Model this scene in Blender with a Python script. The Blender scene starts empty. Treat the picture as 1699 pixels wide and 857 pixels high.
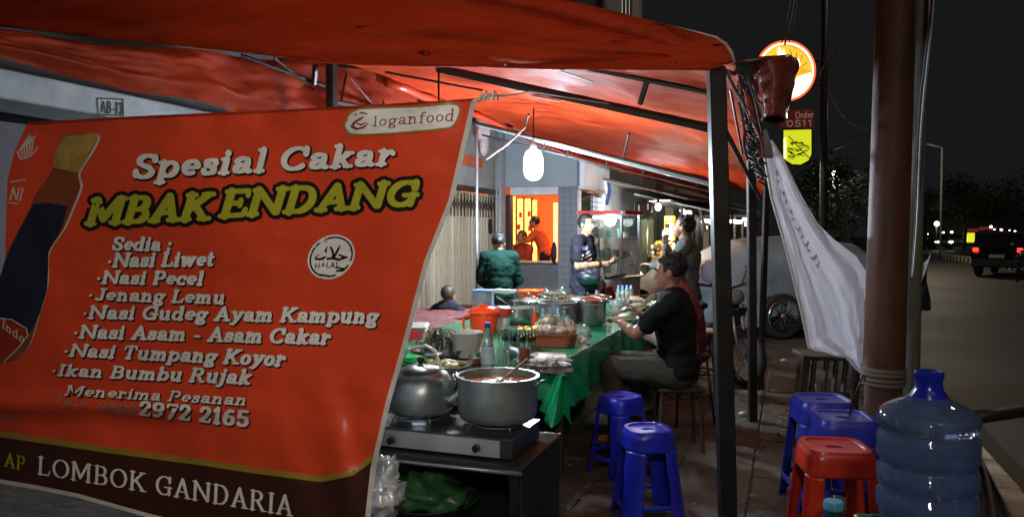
import bpy, bmesh, math, random
from mathutils import Vector, Matrix, noise
from mathutils.geometry import tessellate_polygon
R = math.radians
PI = math.pi
rnd = random.Random(7)
scene = bpy.context.scene
C = scene.collection
# ---------------------------------------------------------------- camera
F = 1250.0            # focal length in photo pixels (1699 wide)
YAW = R(20.2)         # the street runs along +Y, the camera looks 20 degrees left of it
PITCH = -math.atan(40.5 / F)
H = 1.5
cd = bpy.data.cameras.new('camera')
cam = bpy.data.objects.new('camera', cd)
C.objects.link(cam)
cam.location = (0, 0, H)
cam.rotation_euler = (PI/2 + PITCH, 0, YAW)
cd.sensor_width = 36
cd.lens = 36 * F / 1699
cd.clip_start = 0.05
cd.clip_end = 600
scene.camera = cam
# ---------------------------------------------------------------- world: night sky glow
w = bpy.data.worlds.new('World')
scene.world = w
w.use_nodes = True
bg = w.node_tree.nodes['Background']
bg.inputs[0].default_value = (0.92, 0.95, 1.0, 1)
bg.inputs[1].default_value = 0.009
scene.view_settings.view_transform = 'Standard'
scene.view_settings.look = 'None'
scene.view_settings.exposure = 0.0
scene.view_settings.gamma = 1.0
def lamp(name, loc, power, col, size=0.05, spot=None, target=None, blend=.6):
    l = bpy.data.lights.new(name, 'SPOT' if spot else 'POINT')
    l.energy = power; l.color = col; l.shadow_soft_size = size
    o = bpy.data.objects.new(name, l); C.objects.link(o); o.location = loc
    if spot:
        l.spot_size = R(spot); l.spot_blend = blend
        o.rotation_euler = (Vector(target)-Vector(loc)).to_track_quat('-Z', 'Y').to_euler()
    return o
# faint city glow from over the road
sd = bpy.data.lights.new('city_glow_sun', 'SUN'); sd.energy = 0.10; sd.angle = R(25); sd.color = (1, .86, .7)
so = bpy.data.objects.new('city_glow_sun', sd); C.objects.link(so); so.rotation_euler = (R(38), R(28), 0)
# unseen fill lights added behind the photographer: banner spot, warm overhead point
lamp('banner_fill_spot', (.3, -.5, 2.3), 175, (1, .90, .78), .12, spot=84, target=(-1.15, 2.1, 1.35), blend=1)
lamp('warm_fill_point', (2.6, -2.5, 6.0), 130, (1, .8, .58), .2)

# ---------------------------------------------------------------- photo pixel -> world
cF = Vector((-math.sin(YAW), math.cos(YAW), 0)); cR = Vector((math.cos(YAW), math.sin(YAW), 0))
CO = Vector((0, 0, H))
def ray(u, v):
    k = (u-849.5)/F; q = -(v-428.5)/F
    d = cF*math.cos(PITCH) + Vector((0,0,math.sin(PITCH)))
    up = Vector((0,0,1))*math.cos(PITCH) - cF*math.sin(PITCH)
    r = d + cR*k + up*q
    return r / r.dot(cF)
def W(u, v, D): return CO + ray(u, v)*D
def WX(u, v, X): r = ray(u, v); return CO + r*(X/r.x)
def WY(u, v, Y): r = ray(u, v); return CO + r*(Y/r.y)
def WZ(u, v, z=0): r = ray(u, v); return CO + r*((z-H)/r.z)

# ---------------------------------------------------------------- materials
def mat(name, col, rough=.6, metal=0, var=.15, vs=6, bump=0, bs=40, emit=0, ecol=None, trans=0, alpha=1, ior=1.45,
        translu=0, coat=0, col2=None, spec=.5, dist=.01, stretch=None):
    m = bpy.data.materials.get(name)
    if m: return m
    m = bpy.data.materials.new(name); m.use_nodes = True
    nt = m.node_tree; N = nt.nodes; L = nt.links
    p = N['Principled BSDF']
    p.inputs['Roughness'].default_value = rough; p.inputs['Metallic'].default_value = metal
    p.inputs['IOR'].default_value = ior
    p.inputs['Specular IOR Level'].default_value = spec
    p.inputs['Transmission Weight'].default_value = trans
    p.inputs['Alpha'].default_value = alpha
    p.inputs['Coat Weight'].default_value = coat
    tc = N.new('ShaderNodeTexCoord')
    src = tc.outputs['Object']
    if stretch:
        mp = N.new('ShaderNodeMapping'); mp.inputs['Scale'].default_value = stretch
        L.new(src, mp.inputs[0]); src = mp.outputs[0]
    if var or col2:
        n = N.new('ShaderNodeTexNoise'); n.inputs['Scale'].default_value = vs; n.inputs['Detail'].default_value = 5
        n.inputs['Roughness'].default_value = .65
        L.new(src, n.inputs['Vector'])
        r = N.new('ShaderNodeValToRGB')
        r.color_ramp.elements[0].position = .32; r.color_ramp.elements[1].position = .68
        a = col2 if col2 else tuple(c*(1-var) for c in col)
        b = col if col2 else tuple(min(1, c*(1+var)) for c in col)
        r.color_ramp.elements[0].color = (*a, 1); r.color_ramp.elements[1].color = (*b, 1)
        L.new(n.outputs[0], r.inputs[0]); L.new(r.outputs[0], p.inputs['Base Color'])
        rr = N.new('ShaderNodeMapRange')
        rr.inputs[3].default_value = max(.02, rough*.8); rr.inputs[4].default_value = min(1, rough*1.25)
        L.new(n.outputs[0], rr.inputs[0]); L.new(rr.outputs[0], p.inputs['Roughness'])
    else:
        p.inputs['Base Color'].default_value = (*col, 1)
    if bump:
        n2 = N.new('ShaderNodeTexNoise'); n2.inputs['Scale'].default_value = bs; n2.inputs['Detail'].default_value = 4
        L.new(src, n2.inputs['Vector'])
        b = N.new('ShaderNodeBump'); b.inputs['Strength'].default_value = bump; b.inputs['Distance'].default_value = dist
        L.new(n2.outputs[0], b.inputs['Height']); L.new(b.outputs[0], p.inputs['Normal'])
    if emit:
        p.inputs['Emission Color'].default_value = (*(ecol or col), 1); p.inputs['Emission Strength'].default_value = emit
    if translu:
        t = N.new('ShaderNodeBsdfTranslucent'); t.inputs[0].default_value = (*col, 1)
        mx = N.new('ShaderNodeMixShader'); mx.inputs[0].default_value = translu
        L.new(p.outputs[0], mx.inputs[1]); L.new(t.outputs[0], mx.inputs[2])
        L.new(mx.outputs[0], N['Material Output'].inputs[0])
    return m
# ---------------------------------------------------------------- things
def thing(name, label, cat, loc=(0,0,0), rz=0, group=None):
    o = bpy.data.objects.new(name, None); C.objects.link(o)
    o.location = loc; o.rotation_euler = (0,0,rz); o.empty_display_size = .1
    o['label'] = label; o['category'] = cat
    if group: o['group'] = group
    return o
def tag(o, label, cat, group=None):
    o['label'] = label; o['category'] = cat
    if group: o['group'] = group
    return o
def pmat(o):
    M = Matrix.Translation(o.location) @ o.rotation_euler.to_matrix().to_4x4()
    return (pmat(o.parent) @ M) if o.parent else M
class MB:
    def __init__(s): s.v = []; s.f = []; s.m = []
    def add(s, vs, fs, mi=0):
        n = len(s.v); s.v += [Vector(x) for x in vs]; s.f += [tuple(i+n for i in f) for f in fs]; s.m += [mi]*len(fs); return s
    def box(s, c, sz, rz=0, rot=None, mi=0, bev=0.0):
        c = Vector(c); hx, hy, hz = sz[0]/2, sz[1]/2, sz[2]/2
        M = rot if rot is not None else Matrix.Rotation(rz, 3, 'Z')
        if bev:
            b = min(bev, hx*.9, hy*.9, hz*.9)
            vs = []
            for X, Y, Z in ((hx, hy-b, hz-b), (hx-b, hy, hz-b), (hx-b, hy-b, hz)):
                for sx in (-1,1):
                    for sy in (-1,1):
                        for sz_ in (-1,1): vs.append(Vector((X*sx, Y*sy, Z*sz_)))
            bm = bmesh.new()
            for q in vs: bm.verts.new(c + M @ q)
            bmesh.ops.convex_hull(bm, input=bm.verts)
            bm.verts.index_update()
            s.add([q.co.copy() for q in bm.verts], [[q.index for q in f.verts] for f in bm.faces], mi); bm.free()
            return s
        vs = [c + M @ Vector((sx*hx, sy*hy, sz_*hz)) for sx in (-1,1) for sy in (-1,1) for sz_ in (-1,1)]
        s.add(vs, [(0,1,3,2),(4,6,7,5),(0,4,5,1),(2,3,7,6),(0,2,6,4),(1,5,7,3)], mi); return s
    def tube(s, pts, r, n=8, mi=0, cap=True, flat=1):
        pts = [Vector(p) for p in pts]
        if not hasattr(r, '__len__'): r = [r]*len(pts)
        rings = []
        prev = None
        for i, p in enumerate(pts):
            t = (pts[min(i+1, len(pts)-1)] - pts[max(i-1, 0)])
            if t.length < 1e-9: t = Vector((0,0,1))
            t.normalize()
            if prev is None:
                a = t.orthogonal().normalized()
                if abs(t.z) < .9: a = t.cross(Vector((0,0,1))).normalized()
            else:
                a = (prev - t*prev.dot(t)); a = a.normalized() if a.length > 1e-6 else t.orthogonal().normalized()
            prev = a; b = t.cross(a)
            rings.append([p + a*math.cos(q)*r[i] + b*math.sin(q)*r[i]*flat for q in [2*PI*j/n for j in range(n)]])
        vs = [x for rg in rings for x in rg]
        fs = []
        for i in range(len(pts)-1):
            for j in range(n):
                fs.append((i*n+j, i*n+(j+1)%n, (i+1)*n+(j+1)%n, (i+1)*n+j))
        if cap: fs += [tuple(range(n-1, -1, -1)), tuple((len(pts)-1)*n+j for j in range(n))]
        s.add(vs, fs, mi); return s
    def lathe(s, prof, c=(0,0,0), n=24, mi=0, sx=1, sy=1, sq=1.0):
        c = Vector(c); vs = []; fs = []
        def ring(r, z):
            out = []
            for j in range(n):
                q = 2*PI*j/n; co, si = math.cos(q), math.sin(q)
                if sq != 1.0:
                    co = math.copysign(abs(co)**sq, co); si = math.copysign(abs(si)**sq, si)
                out.append(c + Vector((co*r*sx, si*r*sy, z)))
            return out
        for r, z in prof: vs += ring(max(r, 1e-4), z)
        for i in range(len(prof)-1):
            for j in range(n): fs.append((i*n+j, i*n+(j+1)%n, (i+1)*n+(j+1)%n, (i+1)*n+j))
        s.add(vs, fs, mi); return s
    def ell(s, c, r, n=12, m=8, rot=None, mi=0):
        c = Vector(c); r = (r, r, r) if not hasattr(r, '__len__') else r
        vs = []; fs = []
        for i in range(m+1):
            th = PI*i/m
            for j in range(n):
                ph = 2*PI*j/n
                q = Vector((r[0]*math.sin(th)*math.cos(ph), r[1]*math.sin(th)*math.sin(ph), r[2]*math.cos(th)))
                if rot is not None: q = rot @ q
                vs.append(c+q)
        for i in range(m):
            for j in range(n): fs.append((i*n+j, (i+1)*n+j, (i+1)*n+(j+1)%n, i*n+(j+1)%n))
        s.add(vs, fs, mi); return s
    def grid(s, fn, nu, nv, mi=0, skip=None):
        vs = [fn(i/nu, j/nv) for j in range(nv+1) for i in range(nu+1)]
        fs = [(j*(nu+1)+i, j*(nu+1)+i+1, (j+1)*(nu+1)+i+1, (j+1)*(nu+1)+i) for j in range(nv) for i in range(nu)
              if not (skip and skip((i+.5)/nu, (j+.5)/nv))]
        s.add(vs, fs, mi); return s
    def quad(s, a, b, c, d, mi=0): s.add([a,b,c,d], [(0,1,2,3)], mi); return s
def obj(name, mb, m, parent=None, world=False, smooth=False, solid=0, stuff=False, sub=0, label=None):
    me = bpy.data.meshes.new(name)
    vs = mb.v
    if world and parent is not None:
        I = pmat(parent).inverted(); vs = [I @ q for q in vs]
    me.from_pydata([tuple(q) for q in vs], [], mb.f)
    bm = bmesh.new(); bm.from_mesh(me); bmesh.ops.remove_doubles(bm, verts=bm.verts, dist=1e-5)
    if smooth != 'raw': bmesh.ops.recalc_face_normals(bm, faces=bm.faces)
    bm.to_mesh(me); bm.free()
    if smooth != 'raw' or True:
        ms = m if isinstance(m, (list, tuple)) else [m]
        for x in ms: me.materials.append(x)
        if len(ms) > 1 and len(me.polygons) == len(mb.m):
            me.polygons.foreach_set('material_index', mb.m)
    if smooth and smooth != 'raw':
        me.polygons.foreach_set('use_smooth', [True]*len(me.polygons))
        if smooth == 'auto':
            try: me.set_sharp_from_angle(angle=R(38))
            except Exception: pass
    me.update()
    o = bpy.data.objects.new(name, me); C.objects.link(o)
    if parent is not None: o.parent = parent
    if solid:
        q = o.modifiers.new('solid', 'SOLIDIFY'); q.thickness = solid; q.offset = 0
    if sub:
        q = o.modifiers.new('sub', 'SUBSURF'); q.levels = sub; q.render_levels = sub
    if stuff: o['kind'] = 'stuff'
    if label: o['label'] = label
    return o
def struct(o): o['kind'] = 'structure'; return o
def dup(root, loc, rz=0, label=None, group=None, parent=None):
    r = root.copy(); C.objects.link(r); r.location = loc; r.rotation_euler = (0,0,rz)
    if parent: r.parent = parent
    if label: r['label'] = label
    if group: r['group'] = group
    for ch in list(root.children):
        c = ch.copy(); C.objects.link(c); c.parent = r
        for g in ch.children:
            d = g.copy(); C.objects.link(d); d.parent = c
    return r
def fbm(p, o=4): return noise.fractal(Vector(p), .9, 2.0, o)
# a single-mesh thing built straight in world coordinates: origin moved to its base
def solo(name, mb, m, label, cat, group=None, base=None, **k):
    xs = [q.x for q in mb.v]; ys = [q.y for q in mb.v]; zs = [q.z for q in mb.v]
    b = Vector(base) if base else Vector(((min(xs)+max(xs))/2, (min(ys)+max(ys))/2, min(zs)))
    mb.v = [q-b for q in mb.v]
    o = obj(name, mb, m, **k); o.location = b
    return tag(o, label, cat, group)
# ================================================================ lettering drawn as brush strokes
X_ = .68
def arc(cx, cy, rx, ry, a0, a1, n=10):
    return [(cx+rx*math.cos(R(a0+(a1-a0)*i/n)), cy+ry*math.sin(R(a0+(a1-a0)*i/n))) for i in range(n+1)]
def st(x, y0, y1, lo='b', hi='b', s=.13):
    out = [('m', [(x, y0+.04), (x, y1-.04)])]
    for y, k in ((y0+.05, lo), (y1-.05, hi)):
        if k == 'b': out.append(('s', [(x-s, y), (x+s, y)]))
        elif k == 'l': out.append(('s', [(x-s, y), (x, y)]))
        elif k == 'r': out.append(('s', [(x, y), (x+s, y)]))
    return out
def ln(*p): return [('m', list(p))]
def sf(*p): return [('s', list(p))]
G_ = {
'M': (1.12, st(.17,0,1,'b','l') + ln((.2,.95),(.52,.2)) + ln((.52,.2),(.86,.95)) + st(.92,0,1,'b','r')),
'B': (.82, st(.2,0,1,'l','l') + ln((.2,.95),*arc(.42,.73,.2,.22,90,-90),(.2,.51)) + ln((.3,.51),*arc(.46,.28,.22,.23,90,-90),(.2,.05))),
'A': (.92, ln((.17,.06),(.45,.95)) + ln((.45,.95),(.75,.06)) + sf((.04,.05),(.3,.05)) + sf((.6,.05),(.9,.05)) + sf((.28,.33),(.62,.33))),
'K': (.95, st(.2,0,1) + ln((.24,.42),(.7,.93)) + ln((.38,.56),(.76,.06)) + sf((.56,.95),(.86,.95)) + sf((.62,.05),(.93,.05))),
'E': (.8, st(.2,0,1,'l','l') + sf((.2,.95),(.68,.95),(.7,.76)) + sf((.2,.05),(.7,.05),(.74,.26)) + sf((.2,.51),(.54,.51)) + sf((.54,.4),(.54,.62))),
'N': (1.0, st(.17,0,1,'b','l') + ln((.2,.93),(.8,.08)) + st(.83,.05,1,'n','b')),
'D': (.92, st(.2,0,1,'l','l') + ln((.2,.95),*arc(.42,.5,.34,.45,90,-90,14),(.2,.05))),
'G': (.92, ln(*arc(.48,.5,.36,.45,48,318,18)) + ln((.74,.08),(.74,.42)) + sf((.5,.43),(.88,.43)) + ln((.75,.7),(.74,.93))),
'C': (.88, ln(*arc(.48,.5,.36,.45,48,315,18)) + ln((.75,.68),(.74,.93))),
'S': (.74, ln((.62,.74),(.6,.88),*arc(.37,.73,.22,.22,50,200,8),(.3,.54),(.5,.44),*arc(.39,.27,.22,.22,40,-140,9)[2:],(.14,.14),(.12,.3))),
'P': (.78, st(.2,0,1,'b','l') + ln((.2,.95),*arc(.42,.7,.22,.25,90,-90),(.2,.45))),
'L': (.74, st(.2,0,1,'l','b') + sf((.2,.05),(.64,.05),(.68,.28))),
'J': (.66, sf((.3,.95),(.64,.95)) + ln((.46,.92),(.46,.25),*arc(.3,.2,.16,.16,0,-150,7))),
'T': (.84, st(.42,0,1,'b','n') + sf((.1,.74),(.12,.95),(.72,.95),(.74,.74))),
'R': (.9, st(.2,0,1,'b','l') + ln((.2,.95),*arc(.42,.73,.21,.22,90,-90),(.2,.51)) + ln((.44,.5),(.72,.06)) + sf((.66,.05),(.88,.05))),
'I': (.42, st(.21,0,1)),
'O': (.94, ln(*arc(.47,.5,.36,.45,0,360,24))),
'H': (1.0, st(.2,0,1) + st(.8,0,1) + sf((.2,.5),(.8,.5))),
'a': (.66, ln((.12,.5),(.2,.61),(.34,.63),(.45,.55),(.46,.4),(.46,.13),(.53,.05),(.6,.07)) + ln((.44,.37),(.26,.35),(.13,.25),(.14,.12),(.26,.05),(.38,.1),(.45,.2))),
'b': (.7, st(.18,0,1,'n','l') + ln(*arc(.38,.33,.21,.28,120,-150,14))),
'c': (.58, ln(*arc(.33,.33,.22,.28,50,310,12)) + ln((.48,.46),(.47,.58))),
'd': (.72, ln(*arc(.32,.33,.21,.28,60,330,14)) + st(.52,0,1,'r','l')),
'e': (.62, ln((.13,.34),(.5,.36),*arc(.33,.36,.2,.26,10,300,14))),
'f': (.5, st(.22,0,.8,'b','n') + ln((.22,.75),(.26,.9),(.4,.94),(.46,.86)) + sf((.06,.6),(.42,.6))),
'g': (.68, ln(*arc(.31,.4,.19,.22,0,360,14)) + ln((.44,.5),(.56,.6),(.62,.56)) + ln((.2,.18),(.16,.08),(.3,.04),(.5,.0),(.54,-.14),(.38,-.25),(.18,-.22),(.12,-.1),(.22,.0))),
'i': (.4, st(.2,0,X_,'b','l') + ln((.2,.86),(.2,.9))),
'j': (.4, sf((.06,.63),(.22,.63)) + ln((.22,.62),(.22,-.08),(.12,-.22),(0,-.2)) + ln((.22,.86),(.22,.9))),
'k': (.72, st(.19,0,1,'b','l') + ln((.22,.28),(.5,.6)) + ln((.32,.38),(.54,.06)) + sf((.4,.63),(.64,.63)) + sf((.46,.05),(.68,.05))),
'l': (.4, st(.2,0,1,'b','l')),
'm': (1.02, st(.18,0,X_,'b','l') + ln((.2,.45),(.32,.6),(.44,.58),(.48,.44),(.48,.06)) + sf((.38,.05),(.58,.05)) + ln((.5,.45),(.62,.6),(.76,.58),(.8,.44),(.8,.06)) + sf((.7,.05),(.92,.05))),
'n': (.74, st(.18,0,X_,'b','l') + ln((.2,.45),(.32,.6),(.46,.59),(.52,.44),(.52,.06)) + sf((.42,.05),(.64,.05))),
'o': (.64, ln(*arc(.32,.33,.2,.28,0,360,18))),
'p': (.7, st(.18,-.25,X_,'b','l') + ln(*arc(.38,.33,.21,.28,140,-130,14))),
'r': (.56, st(.19,0,X_,'b','l') + ln((.22,.4),(.32,.57),(.44,.6),(.47,.52))),
's': (.54, ln((.43,.48),(.42,.58),(.28,.62),(.15,.55),(.16,.42),(.3,.35),(.42,.26),(.42,.12),(.28,.05),(.14,.09),(.12,.2))),
't': (.5, ln((.2,.86),(.2,.18),(.27,.06),(.4,.1)) + sf((.06,.61),(.4,.61))),
'u': (.74, sf((.06,.63),(.18,.63)) + ln((.18,.62),(.18,.22),(.24,.08),(.38,.06),(.5,.2)) + st(.53,0,X_,'r','l')),
'w': (.98, ln((.16,.62),(.3,.06)) + ln((.3,.06),(.48,.55)) + ln((.48,.6),(.64,.06)) + ln((.64,.06),(.8,.6)) + sf((.04,.63),(.28,.63)) + sf((.68,.63),(.92,.63))),
'y': (.7, ln((.16,.62),(.36,.1)) + ln((.56,.6),(.34,0),(.22,-.2),(.08,-.2)) + sf((.04,.63),(.28,.63)) + sf((.44,.63),(.68,.63))),
'0': (.72, ln(*arc(.36,.5,.23,.44,0,360,20))),
'1': (.52, st(.28,0,1,'b','n') + ln((.12,.8),(.28,.93))),
'2': (.68, ln((.14,.72),*arc(.34,.73,.2,.21,150,-20,8),(.38,.4),(.14,.1)) + sf((.14,.06),(.58,.06),(.6,.22))),
'3': (.68, ln((.14,.8),*arc(.32,.74,.19,.2,140,-70,8),(.3,.52)) + ln((.3,.52),*arc(.33,.27,.22,.23,80,-150,9))),
'5': (.68, ln((.2,.93),(.56,.93)) + ln((.2,.9),(.18,.56),*arc(.34,.31,.23,.26,110,-150,10))),
'6': (.7, ln((.54,.86),(.36,.9),(.2,.7),(.14,.4)) + ln(*arc(.36,.29,.21,.24,0,360,16))),
'7': (.64, sf((.1,.76),(.12,.92),(.56,.92)) + ln((.54,.9),(.26,.05))),
'8': (.7, ln(*arc(.35,.73,.18,.2,0,360,14)) + ln(*arc(.35,.28,.22,.23,0,360,16))),
'9': (.7, ln((.16,.12),(.34,.08),(.5,.28),(.56,.6)) + ln(*arc(.34,.69,.21,.24,0,360,16))),
':': (.3, ln((.15,.1),(.15,.14)) + ln((.15,.52),(.15,.56))),
'.': (.3, ln((.15,.08),(.15,.1))),
',': (.3, ln((.15,.1),(.1,-.08))),
'-': (.5, ln((.1,.34),(.4,.34))),
'\u2022': (.34, ln((.12,.38),(.15,.4))),
' ': (.36, []),
}
def text_strokes(txt, p0, p1, h0, h1=None, slant=.25, wt=.2, thin=.6, track=0, grow=0.0, sans=False, bend=0):
    """strokes of a text line as convex polygons in pixel coordinates"""
    h1 = h1 or h0
    tot = sum(G_[c][0]+track for c in txt)
    x0 = 0; polys = []
    L_ = math.hypot(p1[0]-p0[0], p1[1]-p0[1])
    def mp(x, y):
        s = x/tot; h = h0+(h1-h0)*s
        return (p0[0]+(p1[0]-p0[0])*s + slant*h*y, p0[1]+(p1[1]-p0[1])*s - h*y + bend*4*s*(1-s))
    for c in txt:
        adv, strokes = G_[c]
        for kind, pts in strokes:
            if sans and kind == 's' and abs(pts[0][0]-pts[-1][0]) < .28: continue
            q = [mp(x0+x, y) for x, y in pts]
            h = h0+(h1-h0)*(x0/tot)
            ws = []
            for i in range(len(q)):
                a = pts[max(i-1,0)]; b = pts[min(i+1,len(pts)-1)]
                dx, dy = b[0]-a[0], b[1]-a[1]; l = math.hypot(dx, dy) or 1
                k = thin + (1-thin)*abs(dy/l)
                if kind == 's': k = thin
                ws.append(wt*h*k/2 + grow)
            for i in range(len(q)-1):
                dx, dy = q[i+1][0]-q[i][0], q[i+1][1]-q[i][1]; l = math.hypot(dx, dy) or 1
                nx, ny = -dy/l, dx/l
                # capsule as one convex polygon
                pl = []; a0 = math.atan2(ny, nx)
                for t in range(5): a = a0 + PI*t/4; pl.append((q[i][0]+math.cos(a)*ws[i], q[i][1]+math.sin(a)*ws[i]))
                for t in range(5): a = a0 + PI + PI*t/4; pl.append((q[i+1][0]+math.cos(a)*ws[i+1], q[i+1][1]+math.sin(a)*ws[i+1]))
                polys.append(pl)
        x0 += adv+track
    return polys
def stroke_poly(pts, w):
    polys = []
    for i in range(len(pts)-1):
        q0, q1 = pts[i], pts[i+1]
        dx, dy = q1[0]-q0[0], q1[1]-q0[1]; l = math.hypot(dx, dy) or 1; a0 = math.atan2(dx/l, -dy/l)
        w0 = w[i]/2 if hasattr(w, '__len__') else w/2; w1 = w[i+1]/2 if hasattr(w, '__len__') else w/2
        polys.append([(q0[0]+math.cos(a0+PI*t/4)*w0, q0[1]+math.sin(a0+PI*t/4)*w0) for t in range(5)] +
                     [(q1[0]+math.cos(a0+PI+PI*t/4)*w1, q1[1]+math.sin(a0+PI+PI*t/4)*w1) for t in range(5)])
    return polys
def smooth_closed(p, n=5):
    out = []
    m = len(p)
    for i in range(m):
        a, b, c, d = [Vector((*p[(i+k-1) % m], 0)) for k in range(4)]
        for j in range(n):
            t = j/n
            q = .5*((2*b)+(-a+c)*t+(2*a-5*b+4*c-d)*t*t+(-a+3*b-3*c+d)*t**3)
            out.append((q.x, q.y))
    return out
def print_on(name, polys, surf, m, parent, off, cell=22, step=.00002):
    """flat print: polygons in pixel coordinates laid on a surface function surf(u, v, offset)"""
    mb = MB()
    for i, pl in enumerate(polys):
        z = off + (i % 24)*step
        if len(pl) > 14 or max(p[0] for p in pl)-min(p[0] for p in pl) > cell or max(p[1] for p in pl)-min(p[1] for p in pl) > cell:
            bm = bmesh.new()
            tri = tessellate_polygon([[Vector((x, y, 0)) for x, y in pl]])
            vv = [bm.verts.new((x, y, 0)) for x, y in pl]
            for t in tri:
                try: bm.faces.new([vv[k] for k in t])
                except ValueError: pass
            for ax in (0, 1):
                lo = min(p[ax] for p in pl); hi = max(p[ax] for p in pl)
                c = math.floor(lo/cell)*cell + cell
                while c < hi:
                    no = (1,0,0) if ax == 0 else (0,1,0); co = (c,0,0) if ax == 0 else (0,c,0)
                    bmesh.ops.bisect_plane(bm, geom=bm.verts[:]+bm.edges[:]+bm.faces[:], plane_co=co, plane_no=no)
                    c += cell
            bm.verts.index_update()
            mb.add([surf(v.co.x, v.co.y, z) for v in bm.verts], [[v.index for v in f.verts] for f in bm.faces]); bm.free()
        else:
            mb.add([surf(x, y, z) for x, y in pl], [tuple(range(len(pl)))])
    return obj(name, mb, m, parent, world=True, smooth='raw')

# ================================================================ banner
YB = 2.12
def bulge(u, v):
    d = .018*math.sin((u*.5+v)*.011) + .012*math.sin(u*.017-v*.006+1)
    k = max(0, min(1, (v-560)/220)) * max(0, min(1, (u-380)/200))
    d += .012*k*math.sin((u-v*.3)*.07)
    # sagging fold near the lower left
    d += -.05*math.exp(-((v-(668+u*.03))/16)**2)*max(0, min(1, (470-u)/200))
    d += .010*math.sin(u*.06+fbm((u*.01, v*.004, 0))*2)*max(0, 1-(v-165)/70.0 if v > 165 else 1)
    d += .007*fbm((u*.012, v*.02, 3))
    # soft vertical crease near the right hem
    d += .010*math.exp(-((u-(582+(v-700)*.12))/9)**2)*max(0, min(1, (v-640)/70))
    return d
def BN(u, v, off=0): return WY(u, v, YB + bulge(u, v) - off)
BM = {
 'red': mat('banner_red_print', (.66,.062,.022), .38, var=.14, vs=2.2, bump=.3, bs=4, dist=.03),
 'white': mat('banner_white_print', (.74,.74,.72), .4, var=.05),
 'black': mat('banner_black_print', (.012,.01,.008), .4, var=0),
 'olive': mat('banner_olive_print', (.40,.40,.03), .4, var=.08, vs=30),
 'brown': mat('banner_brown_print', (.050,.016,.012), .35, var=.15, vs=3, bump=.1, bs=9, dist=.02),
 'band': mat('banner_gold_band', (.30,.20,.03), .4, var=.1),
 'hem': mat('banner_white_hem', (.55,.53,.5), .5, var=.1, vs=20),
 'grey': mat('banner_shadow_print', (.22,.20,.2), .4, var=0),
 'navy': mat('banner_navy_print', (.018,.022,.045), .35, var=.3, vs=4),
 'tan': mat('banner_tan_print', (.36,.24,.06), .4, var=.35, vs=18),
 'umber': mat('banner_umber_print', (.22,.055,.02), .4, var=.25, vs=6),
 'maroon': mat('banner_maroon_print', (.30,.03,.012), .4, var=.1),
}
ban = thing('banner', 'large orange red food stall banner with slanted white menu lettering hanging in front', 'banner', BN(500, 500))
OUT = [(45,205),(200,196),(400,187),(600,177),(788,165),(750,330),(710,430),(677,555),(645,667),(621,773),(610,870),(600,935),(450,905),(300,868),(240,853),(130,822),(60,808),(0,798),(-60,790),(-55,640),(8,440),(12,300),(24,252)]
bands = [(-62,703),(0,714),(167,739),(334,761),(425,775),(533,789),(586,778),(620,750)]
up_ = OUT[:9] + [(619.5,752)]
sheet = OUT
print_on('sheet', [sheet], BN, BM['red'], ban, 0, cell=11)
low = bands + [(621,773),(610,870),(600,935),(450,905),(300,868),(240,853),(130,822),(60,808),(0,798),(-60,790)]
print_on('backing', [sheet], BN, mat('banner_white_back', (.55,.55,.54), .5, var=.08), ban, -.006, cell=11)
print_on('lower_panel', [low], BN, BM['brown'], ban, .0015, cell=11)
bd = [(x, y+10) for x, y in bands][::-1]
bd[0] = (618.5, 764)
print_on('gold_stripe', [bands+bd], BN, BM['band'], ban, .003, cell=11)
right = OUT[4:12]
print_on('hem', [[(x-1,y) for x,y in right] + [(x-11,y+2) for x,y in right][::-1]], BN, BM['hem'], ban, .003, cell=11, label=None) if False else \
print_on('hem', [[(x+3,y) for x,y in right] + [(x-6,y+2) for x,y in right][::-1]], BN, BM['hem'], ban, .003, cell=11)
bot = [(-60,786),(0,794),(60,804),(130,818),(240,849),(300,864),(450,901)]
print_on('hem', [bot + [(x,y+7) for x,y in bot][::-1]], BN, BM['hem'], ban, .003, cell=11)
print_on('top_hem', [[(45,203),(200,194),(400,185),(600,175),(788,163),(787,166),(600,178.5),(400,188.5),(200,197.5),(46,206.5)]], BN, BM['maroon'], ban, .004, cell=11)
# soy sauce bottle picture
bt = smooth_closed([(100,232),(122,222),(160,224),(152,250),(130,286),(133,310),(120,345),(105,380),(80,420),(78,470),(62,530),(44,580),(10,600),(-30,600),(-28,545),(-2,480),(8,430),(24,395),(50,345),(60,320),(85,285),(90,262)], 4)
print_on('bottle_picture', [[( -8 + (x+8)*1.03, y) for x, y in bt]], BN, BM['hem'], ban, .0045, cell=11)
print_on('bottle_picture', [bt], BN, BM['umber'], ban, .0060, cell=11)
print_on('bottle_picture', [smooth_closed([(103,230),(122,224),(150,222),(162,226),(150,250),(130,284),(110,282),(88,276),(92,255)], 4)], BN, BM['tan'], ban, .0078, cell=11)
print_on('bottle_picture', [[(55,338),(80,336),(112,342),(104,374),(80,418),(80,440),(78,480),(66,520),(50,552),(20,538),(-25,534),(-10,490),(6,440),(22,400)]], BN, BM['navy'], ban, .0078, cell=11)
print_on('bottle_picture', [[(-25,526),(0,528),(30,536),(46,552),(30,575),(8,596),(-30,596)]], BN, BM['maroon'], ban, .0092, cell=11)
print_on('bottle_picture', stroke_poly([(-10,526),(20,530),(44,545),(46,556),(30,577),(6,600)], 2), BN, BM['hem'], ban, .0105)
print_on('lettering', text_strokes('Indo', (2,542), (40,570), 14, slant=.1, wt=.14), BN, BM['hem'], ban, .011)
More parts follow.
